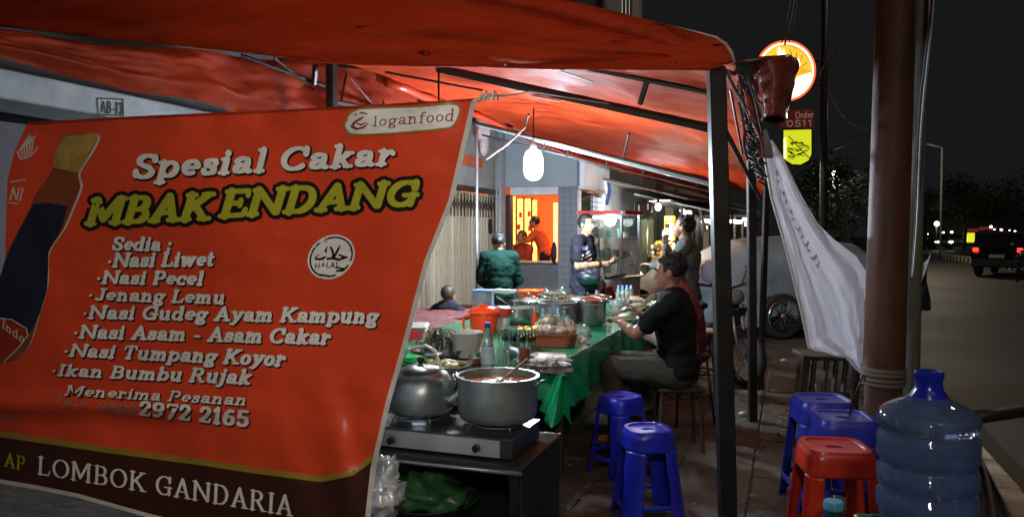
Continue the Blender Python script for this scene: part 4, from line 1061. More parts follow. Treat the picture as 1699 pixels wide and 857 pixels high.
# cracker basket
t = placed('cracker_basket', 'reddish brown plastic basket packed with bagged crackers', 'basket', 919, 572); t.rotation_euler = (0,0,R(2))
mb = MB(); M_bk = mat('brown_red_plastic', (.24,.05,.025), .35, var=.2)
mb.lathe([(.001,0),(.135,0),(.15,.075),(.158,.077),(.158,.085),(.144,.085),(.128,.006),(.001,.006)], n=40, sq=.3, sy=.72); obj('body', mb, M_bk, t, smooth='auto')
for i, (x, y, z, s) in enumerate(((-.09,-.04,.12,.06),(-.02,-.05,.125,.065),(.06,-.04,.12,.06),(.11,.0,.12,.055),(-.1,.05,.14,.06),(0,.05,.15,.07),(.08,.06,.145,.06),(-.04,.0,.17,.06))):
    mb = crumple((x,y,z-.01), (s,s*.8,s*.9), .35, 20, i*3)
    mb2 = crumple((x+.01,y,z+s*.9), (s*.42,s*.35,s*.55), .5, 14, i*7)
    mb.add(mb2.v, mb2.f)
    mb.v = [Vector((q.x*.9, q.y*.9, .06+(q.z-.06)*.78)) for q in mb.v]
    b_ = obj('cracker_bag', mb, M_bagc, t, smooth=True)
    mb = crumple((x,y,z-.016), (s*.8,s*.62,s*.6), .5, 14, i*5+1, 3); obj('crackers', mb, mat('crackers', (.55,.40,.20), .7, col2=(.65,.58,.42), vs=20, var=0, bump=1, bs=40), b_, smooth=True)
for i, (u, v) in enumerate(((900,520),(913,517),(925,519),(936,523))):
    bottle('cup_bottle', ['leftmost','second','third','rightmost'][i]+' of four small blue capped bottles behind the cracker bags', u, v+28, .16, .024, (.12,.22,.65), z=TZ+.03, group='small blue capped bottles behind the cracker basket')
p = onT(887, 549); solo('red_sauce_bottle', MB().lathe([(.001,0),(.025,0),(.028,.02),(.028,.11),(.012,.15),(.008,.185),(.001,.19)], (p.x,p.y,TZ), 18), mat('sauce_red', (.55,.06,.02), .25), 'red sauce bottle at the left end of the cracker basket', 'bottle', smooth=True)
p = onT(966, 566); mb = crumple((p.x,p.y,TZ+.055), (.06,.05,.06), .5, 22, 4, 3); solo('plastic_bag', mb, M_bagc, 'small crumpled clear bag just right of the cracker basket', 'bag', smooth=True)
# near edge: crumpled cloth and papers
p = WZ(905,612,TZ); mb = crumple((p.x-.01,p.y+.04,TZ-.0), (.12,.08,.04), .7, 36, 11, 3.5); solo('checked_cloth', mb, mat('dark_checked_cloth', (.02,.02,.025), .6, var=0, col2=(.40,.38,.36), vs=28, bump=.8, bs=20), 'crumpled black and white cloth at the near corner of the green table', 'cloth', smooth=True)
p = WZ(898,590,TZ)
mb = MB(); mb.grid(lambda s,t: Vector((p.x-.17+s*.32+.02*math.sin(t*5), p.y-.05+t*.17, TZ+.004+.006*abs(fbm((s*8,t*5,3))))), 20, 12); solo('paper_sheet', mb, mat('waxed_paper', (.62,.60,.58), .25, var=.05, bump=.5, bs=12), 'white waxed paper sheet lying behind the crumpled cloth', 'paper', smooth=True, solid=.001)
p = WZ(925,600,TZ)
mb = crumple((p.x-.03,p.y-.02,TZ+.012), (.11,.05,.022), .5, 26, 21, 3); solo('pink_cloth', mb, mat('pink_grey_cloth', (.45,.30,.30), .6, col2=(.6,.58,.58), vs=18, var=0), 'pinkish rag beside the crumpled cloth', 'cloth', smooth=True)
# far end of the table: bottles, plates, snacks
bottle('water_bottle', 'water bottle with blue cap standing at the elbow of the seated man', 1008, 537, .20, .032, (.10,.18,.6))
def plate(label, u, v, r, z=TZ, m=None, food=None):
    p = onT(u, v, z); t = thing('plate', label, 'plate', (p.x,p.y,z))
    mb = MB(); mb.lathe([(.001,.002),(r*.6,.002),(r,.02),(r+.002,.018),(r*.6,-.002),(.001,-.002)], n=28); obj('dish', mb, m or mat('white_plate', (.6,.6,.58), .25), t, smooth=True)
    if food: mb = crumple((0,0,.025), (r*.7,r*.6,.03), .5, 18, r*100, 3); obj('food', mb, food, t, smooth=True)
plate('white plate in front of the seated man', 1040, 530, .11, food=F2)
plate('dark tray of small snacks beyond the plate', 1062, 512, .18, m=mat('dark_tray', (.03,.03,.03), .4), food=mat('snacks', (.25,.17,.10), .4, col2=(.05,.08,.03), vs=22, var=0))
plate('brown tray of fried snacks at the far table end', 1050, 500, .17, food=mat('fried', (.28,.15,.08), .4, col2=(.5,.35,.25), vs=18, var=0))
p = onT(1022, 522); mb = crumple((p.x,p.y,TZ+.07), (.11,.09,.07), .5, 30, 14, 3); solo('plastic_bag', mb, M_bagc, 'clear plastic bag heaped left of the man in black', 'bag', smooth=True)
for i in range(7):
    bottle('water_cup', ['leftmost','second','third','rightmost'][i%4]+' blue topped water cup in the '+('back','front')[i//4]+' row at the far table end', 1026+(i%4)*7, 498+(i//4)*5, .17, .03, (.20,.38,.75), group='blue topped water cups at the far end of the table')
p0, p1 = W(1046,530,6.1), W(1085,497,6.3)
mb = MB()
def mn(s,t): q = p0.lerp(p1, s); return q + Vector((.05*t, .02*t, .005-.10*(1-t)+.10*1*t*.0)) 
mb.grid(lambda s,t: W(1046+s*42-2*t, 528-s*32-10*t+3*math.sin(s*6), 6.15), 20, 6)
solo('menu_card', mb, mat('patterned_menu', (.55,.52,.36), .4, var=0, col2=(.06,.12,.05), vs=26), 'long patterned menu card propped before the seated man', 'menu', smooth=True, solid=.003)
# ================================================================ people: one continuous remeshed body, clothes as children
def capsule(mb, a, b, ra, rb, n=12):
    a = Vector(a); b = Vector(b); mb.ell(a, ra, n, 8); mb.ell(b, rb, n, 8)
    d = b-a
    if d.length > 1e-4: mb.tube([a, b], [ra, rb], n)
def fuse(name, mb, m, parent, vox=.01, it=6, cut=None, rough=0.0, disp=None):
    me = bpy.data.meshes.new('tmp'); me.from_pydata([tuple(q) for q in mb.v], [], mb.f)
    bm = bmesh.new(); bm.from_mesh(me); bmesh.ops.remove_doubles(bm, verts=bm.verts, dist=1e-5); bmesh.ops.recalc_face_normals(bm, faces=bm.faces); bm.to_mesh(me); bm.free()
    o = bpy.data.objects.new('tmp', me); C.objects.link(o)
    r = o.modifiers.new('r', 'REMESH'); r.mode = 'VOXEL'; r.voxel_size = vox; r.use_smooth_shade = True
    s = o.modifiers.new('s', 'SMOOTH'); s.factor = .5; s.iterations = it
    dg = bpy.context.evaluated_depsgraph_get()
    me2 = bpy.data.meshes.new_from_object(o.evaluated_get(dg)); 
    bpy.data.objects.remove(o); me2.name = name
    if disp:
        nv = len(me2.vertices); cs = [0.0]*nv*3; ns = [0.0]*nv*3
        me2.vertices.foreach_get('co', cs); me2.vertices.foreach_get('normal', ns)
        out = []
        for i in range(nv): out.extend(disp(Vector(cs[3*i:3*i+3]), Vector(ns[3*i:3*i+3])))
        me2.vertices.foreach_set('co', out)
    if cut:
        bm = bmesh.new(); bm.from_mesh(me2)
        bmesh.ops.delete(bm, geom=[f for f in bm.faces if cut(f.calc_center_median())], context='FACES'); bm.to_mesh(me2); bm.free()
    me2.materials.clear()
    me2.materials.append(m)
    me2.polygons.foreach_set('use_smooth', [True]*len(me2.polygons)); me2.update()
    o = bpy.data.objects.new(name, me2); C.objects.link(o); o.parent = parent
    return o
SK = mat('skin_brown', (.30,.15,.09), .55, spec=.3, var=.12, vs=20)
SK2 = mat('skin_light_brown', (.36,.20,.12), .55, spec=.3, var=.12, vs=20)
HAIR = mat('black_hair', (.006,.005,.005), .6, var=.4, vs=40, bump=.6, bs=60)
def hand(mb, wr, d, n, s=1.0, curl=.5, side=1):
    """palm and five bent fingers; d points along the hand, n is the palm normal"""
    wr = Vector(wr); d = Vector(d).normalized(); n = (Vector(n)-d*Vector(n).dot(d)).normalized(); a = d.cross(n)*side
    for k in (-.028,-.010,.010,.027): capsule(mb, wr+d*.01*s+a*k*.6*s, wr+d*.085*s+a*k*s, .015*s, .0115*s, 8)
    for i, (k, L) in enumerate(((-.030,.058),(-.010,.072),(.011,.078),(.031,.070))):
        p0 = wr+d*.09*s+a*k*s; c = curl*(1+.12*i)
        d1 = (d*math.cos(c*.7)+n*math.sin(c*.7)); p1 = p0+d1*L*.5*s
        d2 = (d*math.cos(c*1.6)+n*math.sin(c*1.6)); p2 = p1+d2*L*.32*s
        d3 = (d*math.cos(c*2.3)+n*math.sin(c*2.3)); p3 = p2+d3*L*.24*s
        capsule(mb, p0, p1, .0095*s, .0088*s, 8); capsule(mb, p1, p2, .0088*s, .0082*s, 8); capsule(mb, p2, p3, .0082*s, .007*s, 8)
    t0 = wr+d*.03*s+a*.03*s; t1 = t0+(d*.6+a*.7+n*.4).normalized()*.038*s; t2 = t1+(d*.85+a*.15+n*.6).normalized()*.032*s
    capsule(mb, t0, t1, .0125*s, .0105*s, 8); capsule(mb, t1, t2, .0105*s, .0085*s, 8)
def person(label, loc, rz, J, skin=SK, shirt=None, sleeve=.5, trousers=None, hair='short', vox=.009, build=1.0, scale=1.0, hands=(.5,.5), shirt_disp=None, headrot=0, tilt=0, hem=None, palm=((0,0,-1),(0,0,-1)), hairmat=HAIR):
    """J: joints in metres, local frame: facing +Y, right hand at +X"""
    t = thing('person', label, 'person', loc, rz)
    J = {k: Vector(v)*scale for k, v in J.items()}
    s = build*scale
    g = lambda k: J[k]
    def torso(mb, e=0.0):
        up = (g('neck')-g('pelvis')).normalized(); L = (g('neck')-g('pelvis')).length
        rt = (g('shR')-g('shL')); rt = (rt-up*rt.dot(up)).normalized(); fw = up.cross(rt)
        M = Matrix((rt, -fw if False else fw, up)).transposed()
        pe = g('pelvis')
        mb.ell(pe+up*.01*s, (.155*s+e,.115*s+e,.12*s+e), 20, 14, rot=M)
        mb.ell(pe+up*L*.32, (.138*s+e,.105*s+e,.16*s+e), 20, 14, rot=M)
        mb.ell(pe+up*L*.64, (.165*s+e,.115*s+e,.19*s+e), 20, 14, rot=M)
        capsule(mb, g('shR')*.86+g('shL')*.14, g('shL')*.86+g('shR')*.14, .062*s+e, .062*s+e)
        sh = (g('shR')+g('shL'))/2
        for q in ('shR','shL'): capsule(mb, g(q).lerp(g('neck'),.05), g('neck')-up*.02, .058*s+e, .052*s+e*.6)
        return M, up, fw
    b = MB(); M, up, fw = torso(b)
    hd = g('head'); k = scale
    capsule(b, g('neck')-up*.05, hd-Vector((0,0,.06*k)), .056*k, .050*k)
    HR = Matrix.Rotation(headrot, 3, 'Z') @ Matrix.Rotation(tilt, 3, 'X')
    hp = lambda x,y,z: hd + HR @ (Vector((x,y,z))*k)
    b.ell(hp(0,-.012,.02), (.077*k,.096*k,.098*k), 20, 16, rot=HR)
    b.ell(hp(0,.030,-.035), (.058*k,.064*k,.082*k), 18, 14, rot=HR)
    b.ell(hp(0,.052,-.098), (.026*k,.026*k,.020*k), 12, 8, rot=HR)
    capsule(b, hp(0,.088,.012), hp(0,.104,-.028), .010*k, .015*k, 8)
    capsule(b, hp(-.028,.088,.024), hp(.028,.088,.024), .011*k, .011*k, 8)
    capsule(b, hp(-.018,.088,-.062), hp(.018,.088,-.062), .009*k, .009*k, 8)
    for sg in (-1,1): b.ell(hp(sg*.078,-.005,-.008), (.010*k,.020*k,.032*k), 10, 8, rot=HR)
    for q in 'RL':
        capsule(b, g('sh'+q), g('el'+q), .050*s, .040*s); capsule(b, g('el'+q), g('wr'+q), .039*s, .026*s)
        capsule(b, g('el'+q), g('el'+q).lerp(g('wr'+q),.3), .038*s, .040*s)
        capsule(b, g('hip'+q), g('kn'+q), .085*s, .055*s); capsule(b, g('kn'+q), g('kn'+q).lerp(g('an'+q),.35), .052*s, .056*s); capsule(b, g('kn'+q).lerp(g('an'+q),.35), g('an'+q), .055*s, .036*s)
        capsule(b, g('an'+q)+Vector((0,-.03,-.03)), g('an'+q)+Vector((0,.12,-.045)), .038*s, .030*s)
        d = J.get('hd'+q, None); dd = (d-g('wr'+q)) if d is not None else (g('wr'+q)-g('el'+q))
        hand(b, g('wr'+q), dd, palm[0 if q == 'R' else 1], k, hands[0 if q == 'R' else 1], 1 if q == 'R' else -1)
    fuse('body', b, skin, t, vox, 4)
    for sg in (-1,1):
        e = MB(); e.ell(hp(sg*.029,.084,.004), (.013*k,.009*k,.008*k), 10, 8, rot=HR); eye = obj('eye', e, mat('eye_white', (.55,.53,.5), .3), t, smooth=True)
        e = MB(); e.ell(hp(sg*.029,.0925,.004), (.0065*k,.003*k,.0065*k), 10, 8, rot=HR); obj('iris', e, mat('eye_dark', (.01,.008,.006), .2), eye, smooth=True)
        e = MB(); e.tube([hp(sg*.014,.098,.026), hp(sg*.032,.097,.031), hp(sg*.046,.088,.025)], .0035*k, 6); obj('eyebrow', e, HAIR, t, smooth=True)
    e = MB(); e.tube([hp(-.022,.095,-.061), hp(0,.100,-.060), hp(.022,.095,-.061)], .0045*k, 6); obj('lips', e, mat('lips', (.28,.09,.07), .45), t, smooth=True)
    if shirt:
        c = MB(); torso(c, .016)
        hz = hem if hem is not None else -.06
        c.ell(g('pelvis')+up*hz*.5, (.165*s+.012,.125*s+.012,.10*s), 18, 12, rot=M)
        for q in 'RL':
            e_ = g('sh'+q).lerp(g('el'+q), min(1, sleeve*2))
            capsule(c, g('sh'+q), e_, .066*s, .060*s)
            if sleeve > .5: capsule(c, g('el'+q), g('el'+q).lerp(g('wr'+q), (sleeve-.5)*2), .056*s, .040*s)
        def fold(co, no): return co + no*(.010*fbm((co.x*7, co.y*7, co.z*11+rz), 3)+.012*abs(fbm((co.x*9+3, co.y*9, co.z*16+rz), 2))**.7*(1 if co.z < 1.38*scale else .4))
        fuse('shirt', c, shirt, t, vox*1.1, 5, disp=shirt_disp or fold)
    if trousers:
        c = MB(); c.ell(g('pelvis')-up*.03, (.165*s,.128*s,.12*s), 18, 12, rot=M)
        for q in 'RL':
            capsule(c, g('hip'+q), g('kn'+q), .102*s, .072*s); capsule(c, g('kn'+q), g('an'+q)+Vector((0,0,.02)), .072*s, .055*s)
        fuse('trousers', c, trousers, t, vox*1.3, 5, disp=lambda co, no: co+no*.010*fbm((co.x*8,co.y*8,co.z*8),3))
    for q in 'RL':
        c = MB(); a = g('an'+q); c.box(a+Vector((0,.045,-.062)), (.095,.27,.04), bev=.015); obj('shoe', c, mat('dark_shoe', (.03,.025,.02), .5), t, smooth=False)
    if hair:
        c = MB()
        c.ell(hp(0,-.020,.032), (.086*k,.098*k,.098*k), 24, 18, rot=HR)
        if hair == 'bun': c.ell(hp(0,-.115,.0), (.05*k,.045*k,.05*k), 14, 10)
        if hair == 'curly':
            for i in range(60):
                a_ = rnd.uniform(0,6.3); z_ = rnd.uniform(-.2,1); r_ = math.sqrt(1-z_*z_)
                c.ell(hp(.086*r_*math.cos(a_), -.02+.096*r_*math.sin(a_), .036+.092*z_), .018*k, 8, 6)
        if hair == 'bob':
            c.ell(hp(0,-.05,-.02), (.085*k,.075*k,.10*k), 18, 14, rot=HR)
        lo = -.055 if hair != 'bob' else -.13
        Hi = HR.inverted()
        def cut(p):
            q = Hi @ (Vector(p)-hd)/k
            return (q.y > .035 and q.z < .062+(q.y-.035)*.2) or q.z < lo+.6*max(0, q.y+.02) or (q.y > -.0 and q.z < .0)
        fuse('hair', c, hairmat, t, .008, 3, cut=cut)
    return t
def cloth(name, col, rough=.85, **k): return mat(name, col, rough, spec=.08, var=k.get('var', .15), vs=k.get('vs', 6), bump=.3, bs=60, col2=k.get('col2'))
STAND = dict(pelvis=(0,0,.95), neck=(0,0,1.46), head=(0,.03,1.60), shR=(.175,0,1.41), shL=(-.175,0,1.41), elR=(.23,-.02,1.13), elL=(-.23,-.02,1.13),
             wrR=(.24,.05,.88), wrL=(-.24,.05,.88), hipR=(.09,0,.92), hipL=(-.09,0,.92), knR=(.10,.02,.50), knL=(-.10,.02,.50), anR=(.10,-.02,.09), anL=(-.10,-.02,.09))
SIT = dict(pelvis=(0,0,.55), neck=(0,.06,1.06), head=(0,.10,1.21), shR=(.18,.05,1.00), shL=(-.18,.05,1.00), elR=(.22,.14,.74), elL=(-.22,.14,.74),
           wrR=(.16,.36,.80), wrL=(-.14,.36,.80), hipR=(.09,.02,.52), hipL=(-.09,.02,.52), knR=(.13,.42,.52), knL=(-.13,.42,.52), anR=(.13,.38,.09), anL=(-.13,.38,.09))
def mod(b, **k): d = dict(b); d.update(k); return d
def G0(u, D): p = W(u, 388, D); return (p.x, p.y, 0)
def face_dir(dx, dy): return math.atan2(-dx, dy)   # rz so that local +Y points along (dx, dy)
right = cR; away = cF
# woman in green seen from behind
gp_ = G0(829, 8.0)
person('person in a loose dark green top with tied back black hair seen from behind', gp_, YAW+R(6),
       mod(STAND, head=(-.01,.06,1.58), elR=(.235,.08,1.14), elL=(-.23,.06,1.14), wrR=(.14,.26,1.02), wrL=(-.12,.27,1.02)),
       shirt=cloth('green_top', (.004,.018,.014)), sleeve=.95, trousers=cloth('dark_trousers', (.02,.02,.025)), hair='bun', build=1.0, scale=.89, hem=-.28, tilt=-.3)
h_ = W(806,398,7.45)
mb = MB(); mb.tube([W(833,430,7.42), W(832,440,7.40), W(833,446,7.41)], .010, 6)
# man in black t-shirt with phone
mk = G0(968, 8.6)
d = right*.75 + away*.05 - away*.4
man = person('person in a black printed t-shirt standing by the grey column looking at a phone', mk, face_dir(d.x, d.y),
       mod(STAND, head=(0,.04,1.61), elR=(.25,.03,1.14), elL=(-.24,.03,1.14), wrR=(.10,.27,1.17), wrL=(-.10,.28,1.16), hdR=(.03,.36,1.19), hdL=(-.03,.36,1.18)),
       skin=SK2, shirt=cloth('black_tee', (.018,.018,.026)), sleeve=.33, trousers=cloth('blue_black_jeans', (.02,.022,.035)), vox=.0065, scale=1.0, hands=(.6,.6), build=1.12, headrot=-.35, palm=((0,0,1),(0,0,1)))
mi = pmat(man)
def onman(x, y, z): return Vector((x,y,z))
mb = MB(); mb.box((0,.40,1.215), (.075,.15,.012), rot=Matrix.Rotation(.5,3,'X')); 
ph = thing('phone', 'dark smartphone held by the person in the black printed t-shirt', 'phone', mk, man.rotation_euler.z)
obj('case', mb, mat('phone_black', (.02,.02,.025), .2), ph)
mb = MB(); mb.box((0,.397,1.2225), (.066,.135,.003), rot=Matrix.Rotation(.5,3,'X')); obj('screen', mb, mat('phone_screen', (.05,.05,.06), .1), ph)
# prints on the shirt and sleeve (the side turned to the camera is the right arm)
def proj_print(u0, v0, polys, m, D, nm='shirt_print', par=man, lift=.0):
    mb = MB()
    for i, pl in enumerate(polys): mb.add([W(x, y, D-i*.0004) for x, y in pl], [tuple(range(len(pl)))])
    return mb
dg = bpy.context.evaluated_depsgraph_get()
def shrink_print(name, polys, m, par, cloth_name, lift=.004):
    tgt = [c for c in par.children if c.name.startswith(cloth_name)][0]
    bpy.context.view_layer.update()
    inv = pmat(par).inverted(); mb = MB()
    for i, pl in enumerate(polys):
        bm = bmesh.new(); vv = [bm.verts.new((x,y,0)) for x,y in pl]; bm.faces.new(vv)
        bmesh.ops.triangulate(bm, faces=bm.faces); bmesh.ops.subdivide_edges(bm, edges=bm.edges, cuts=2, use_grid_fill=True)
        bm.verts.index_update(); vs = []; ok = True
        for v in bm.verts:
            o_ = inv @ CO; d_ = (inv @ W(v.co.x, v.co.y, 5)) - o_; d_.normalize()
            hit, loc, no, _ = tgt.ray_cast(o_, d_)
            if not hit: ok = False; break
            vs.append(loc - d_*(lift+i*.0003))
        if ok: mb.add(vs, [[v.index for v in f.verts] for f in bm.faces])
        bm.free()
    if mb.v: return obj(name, mb, m, par, smooth='raw')
rect = lambda x0,y0,x1,y1,sk=0: [(x0,y0),(x1,y0+sk),(x1,y1+sk),(x0,y1)]
shrink_print('sleeve_flag', [rect(942,407,952,411,1)], mat('flag_red', (.5,.03,.03), .6, var=0), man, 'shirt')
shrink_print('sleeve_flag', [rect(942,411.5,952,416,1)], mat('print_white', (.6,.6,.6), .6, var=0), man, 'shirt')
shrink_print('shirt_print', [rect(966,408,975,415,0)], mat('print_lilac', (.35,.35,.55), .6, var=0), man, 'shirt')
shrink_print('shirt_print', stroke_poly([(967,424),(978,417)], 3)+stroke_poly([(966,430),(980,422)], 3)+stroke_poly([(970,435),(981,429)], 3), mat('print_white', (.6,.6,.6), .6, var=0), man, 'shirt')
mb = MB(); c_ = Vector((.125,.235,1.165)); mb.tube([Vector((.135,.225,1.165)), Vector((.118,.248,1.168))], .034, 14); obj('wrist_watch', mb, mat('watch_black', (.015,.015,.015), .3), man, smooth='auto')
# waist bag of the man
mb = crumple((0,0,0), (.13,.08,.09), .3, 24, 6)
q = W(978, 458, 8.35); solo('waist_bag', MB().add([v+q for v in mb.v], mb.f), mat('bag_black', (.02,.022,.035), .4), 'black bulging bag hanging at the waist of the person with the phone', 'bag', smooth=True)
# seated man in black, profile to the left, arms on the table
sm = G0(1126, 5.25)
d = -right*1.0 + away*.35
seated = person('person in a black t-shirt sitting at the green table with short dark hair, facing left', sm, face_dir(d.x, d.y),
       mod(SIT, pelvis=(0,0,.56), neck=(0,.03,1.06), head=(0,.055,1.20), elR=(.22,.07,.75), elL=(-.24,.24,.80), wrR=(.16,.27,.88), wrL=(-.12,.36,.85), knR=(.14,.43,.55), knL=(-.14,.43,.55), shR=(.19,.03,1.0), shL=(-.19,.03,1.0)),
       skin=mat('skin_dark', (.26,.12,.07), .5, var=.12), shirt=cloth('black_tee2', (.012,.012,.013)), sleeve=.34, trousers=cloth('grey_trousers', (.05,.048,.042)), hair='curly', vox=.0065, build=1.1, scale=1.03, hem=-.05, tilt=-.12)
# woman with pink scarf behind him
pm = G0(1136, 6.0)
d = -right*.9 + away*.5
pk = person('person in a long dusty pink headscarf seated on a stool behind the man in black', pm, face_dir(d.x, d.y),
       mod(SIT, pelvis=(0,0,.62), neck=(0,.06,1.10), head=(0,.10,1.24)), shirt=cloth('grey_white_print', (.30,.29,.28), col2=(.5,.48,.47), vs=14), sleeve=.95, trousers=cloth('olive_trousers', (.10,.09,.06)), hair=None, vox=.01, hem=-.1, scale=.90)
c = MB()
for (cc, rr, nn, mm) in (((0,.09,1.26), (.098,.108,.12), 20, 14), ((0,.06,1.13), (.13,.12,.12), 20, 14), ((0,.04,1.0), (.225,.16,.17), 20, 14), ((0,.0,.86), (.23,.17,.25), 20, 14), ((.02,-.08,.72), (.15,.10,.28), 16, 12)): c.ell(Vector(cc)*.90, [q*.90 for q in rr], nn, mm)
fuse('headscarf', c, cloth('pink_scarf', (.26,.07,.085), vs=3), pk, .010, 5, cut=lambda p: (p.y > .135 and abs(p.x) < .062 and 1.03 < p.z < 1.20), disp=lambda co,no: co+no*.014*math.sin(co.x*40+co.z*9+fbm((co.x*5,co.y*5,co.z*5))*3))
# standing person in a grey jacket, head raised to the left
gm = G0(1138, 7.5)
d = -right*1.0 + away*.3
person('person with tousled dark hair in a grey jacket standing with one hand at the mouth', gm, face_dir(d.x, d.y),
       mod(STAND, elR=(.25,.14,1.20), elL=(-.24,.14,1.20), wrR=(.08,.22,1.42), wrL=(-.12,.32,1.22), hdR=(.03,.20,1.52), neck=(0,-.01,1.46)), skin=SK2, shirt=cloth('grey_jacket', (.085,.095,.085)), sleeve=.95, trousers=cloth('dark_trousers', (.02,.02,.025)), hair='curly', vox=.008, build=1.1, tilt=.25, scale=.98)
# boy by the shutters
bm_ = G0(742, 7.9)
person('person with cropped brown hair in a dark shirt seated low before the shutters', bm_, YAW-R(30), mod(SIT, pelvis=(0,0,.45), neck=(0,.02,.86), head=(0,.03,.995), shR=(.17,.0,.80), shL=(-.17,.0,.80), elR=(.22,.1,.58), elL=(-.22,.1,.58), hipR=(.09,.02,.42), hipL=(-.09,.02,.42), knR=(.13,.42,.45), knL=(-.13,.42,.45), wrR=(.15,.33,.62), wrL=(-.15,.33,.62)),
       shirt=cloth('navy_shirt', (.022,.024,.035)), sleeve=.4, trousers=cloth('dark_trousers', (.02,.02,.025)), hairmat=mat('brown_hair', (.05,.03,.022), .6), build=1.15, scale=.86)
# people inside the orange shop
q = WY(903, 400, YK+.9); 
person('person in an orange shirt leaning over inside the glowing shop hatch', (q.x, YK+.95, .38), R(100), mod(STAND, neck=(0,.16,1.40), head=(0,.22,1.54), shR=(.17,.14,1.36), shL=(-.17,.14,1.36), elR=(.23,.32,1.20), elL=(-.22,.32,1.18), wrR=(.18,.55,1.12), wrL=(-.14,.55,1.10)), shirt=cloth('orange_shirt', (.60,.10,.03)), sleeve=.5, trousers=cloth('dark_trousers', (.02,.02,.025)), hair='short', scale=.86)
q = WY(872, 410, YK+1.2)
person('person in a red top seated at the back of the glowing shop hatch', (q.x, YK+1.2, .30), R(150), SIT, shirt=cloth('red_shirt', (.45,.07,.03)), sleeve=.5, trousers=cloth('dark_trousers', (.02,.02,.025)), hair='bob', scale=.95)
q = WY(919,420,YK-.05)
solo('dark_jacket', crumple((q.x,q.y,q.z), (.045,.05,.15), .3, 18, 2), mat('black_bag2', (.02,.018,.02), .6), 'black jacket hanging beside the lit hatch edge', 'jacket', smooth=True)
# ================================================================ plastic stools
def sq(a, e):
    co, si = math.cos(a), math.sin(a)
    return math.copysign(abs(co)**e, co), math.copysign(abs(si)**e, si)
def stool(label, loc, rz, m, h=.47, half=.135, foot=.185, e=.45, group='plastic stools on the pavement'):
    t = thing('plastic_stool', label, 'stool', loc, rz, group)
    N = 96; NV = 40
    def P(i, j, off=0):
        a = 2*PI*i/N; z = h*(1-j/NV); k = j/NV
        r = half + (foot-half)*k
        if k < .04: r -= .010*(1-k/.04)
        ee = e + (.5-e)*0
        x, y = sq(a, ee); return Vector((x*r, y*r, z))
    def region(i, j):
        a = (360*(i+.5)/N) % 90; d = abs(a-45)          # 45 = corner, 0/90 = side centre
        k = (j+.5)/NV; z = h*(1-k)
        side = 45-d
        # corner legs occupy d < lim
        lim = 32 - 8*k
        if z > h*.80: return 'seat'
        if k < .27 and (45-min(a, 90-a)) > 0:
            arch = .21+.06*(d/45)**3*0 + .05*(1-max(0,(d-lim))/(45-lim)) if d > lim else 1
            if d > lim and k < .20: return 'seat'
        if d < lim: return ('leg', int((360*(i+.5)/N)//90))
        if .74 < k < .80: return ('bar', int(((360*(i+.5)/N)+45)//90) % 4)
        return None
    parts = {}
    for j in range(NV):
        for i in range(N):
            r_ = region(i, j)
            if r_ is None: continue
            mb = parts.setdefault(r_, MB())
            mb.add([P(i,j), P(i+1,j), P(i+1,j+1), P(i,j+1)], [(0,1,2,3)])
    seat = parts['seat']
    prof = [(1.0-.010/half,0),(.93,.004),(.80,.004),(.76,-.003),(.30,-.005),(.26,-.012)]
    for k in range(len(prof)-1):
        for i in range(N):
            q = []
            for (pr, pz) in (prof[k], prof[k+1]):
                for ii in (i, i+1):
                    x, y = sq(2*PI*ii/N, e if pr > .5 else .8); q.append(Vector((x*half*pr, y*half*pr*(1 if pr > .5 else .55), h+pz)))
            seat.add([q[0],q[1],q[3],q[2]], [(0,1,2,3)])
    for k, mb in parts.items():
        nm = 'seat' if k == 'seat' else ('leg' if k[0] == 'leg' else 'crossbar')
        o = obj(nm, mb, m, t, smooth='auto', solid=.005)
    return t
M_blue = mat('blue_stool_plastic', (.012,.022,.46), .3, var=.3, vs=9, coat=.3)
M_blue2 = mat('blue_stool_plastic_b', (.03,.045,.50), .36, var=.3, vs=9, coat=.2)
M_red = mat('red_stool_plastic', (.58,.035,.015), .3, var=.22, vs=9, coat=.3)
p = W(1075, 715, 3.95); s1 = stool('nearest blue plastic stool standing before the green table', (p.x, p.y, 0), YAW+R(8), M_blue, h=.475, half=.125, foot=.185, e=.72)
p = W(1030, 655, 4.75); dup(s1, (p.x, p.y, 0), YAW+R(35), 'blue plastic stool half hidden beneath the table edge behind the nearest stool')
p = W(1385, 760, 3.45); s2 = stool('glossy red plastic stool in front of the brown pole', (p.x, p.y, 0), YAW-R(6), M_red, h=.525, half=.146, foot=.20, e=.42)
p = W(1364, 690, 4.15); s3 = stool('taller blue stool at the back behind the red stool', (p.x, p.y, 0), YAW-R(4), M_blue2, h=.59, half=.142, foot=.20, e=.42)
p = W(1400, 712, 3.80); s4 = stool('lighter blue stool squeezed between the red stool and the pole', (p.x, p.y, 0), YAW-R(8), M_blue2, h=.575, half=.142, foot=.19, e=.42)
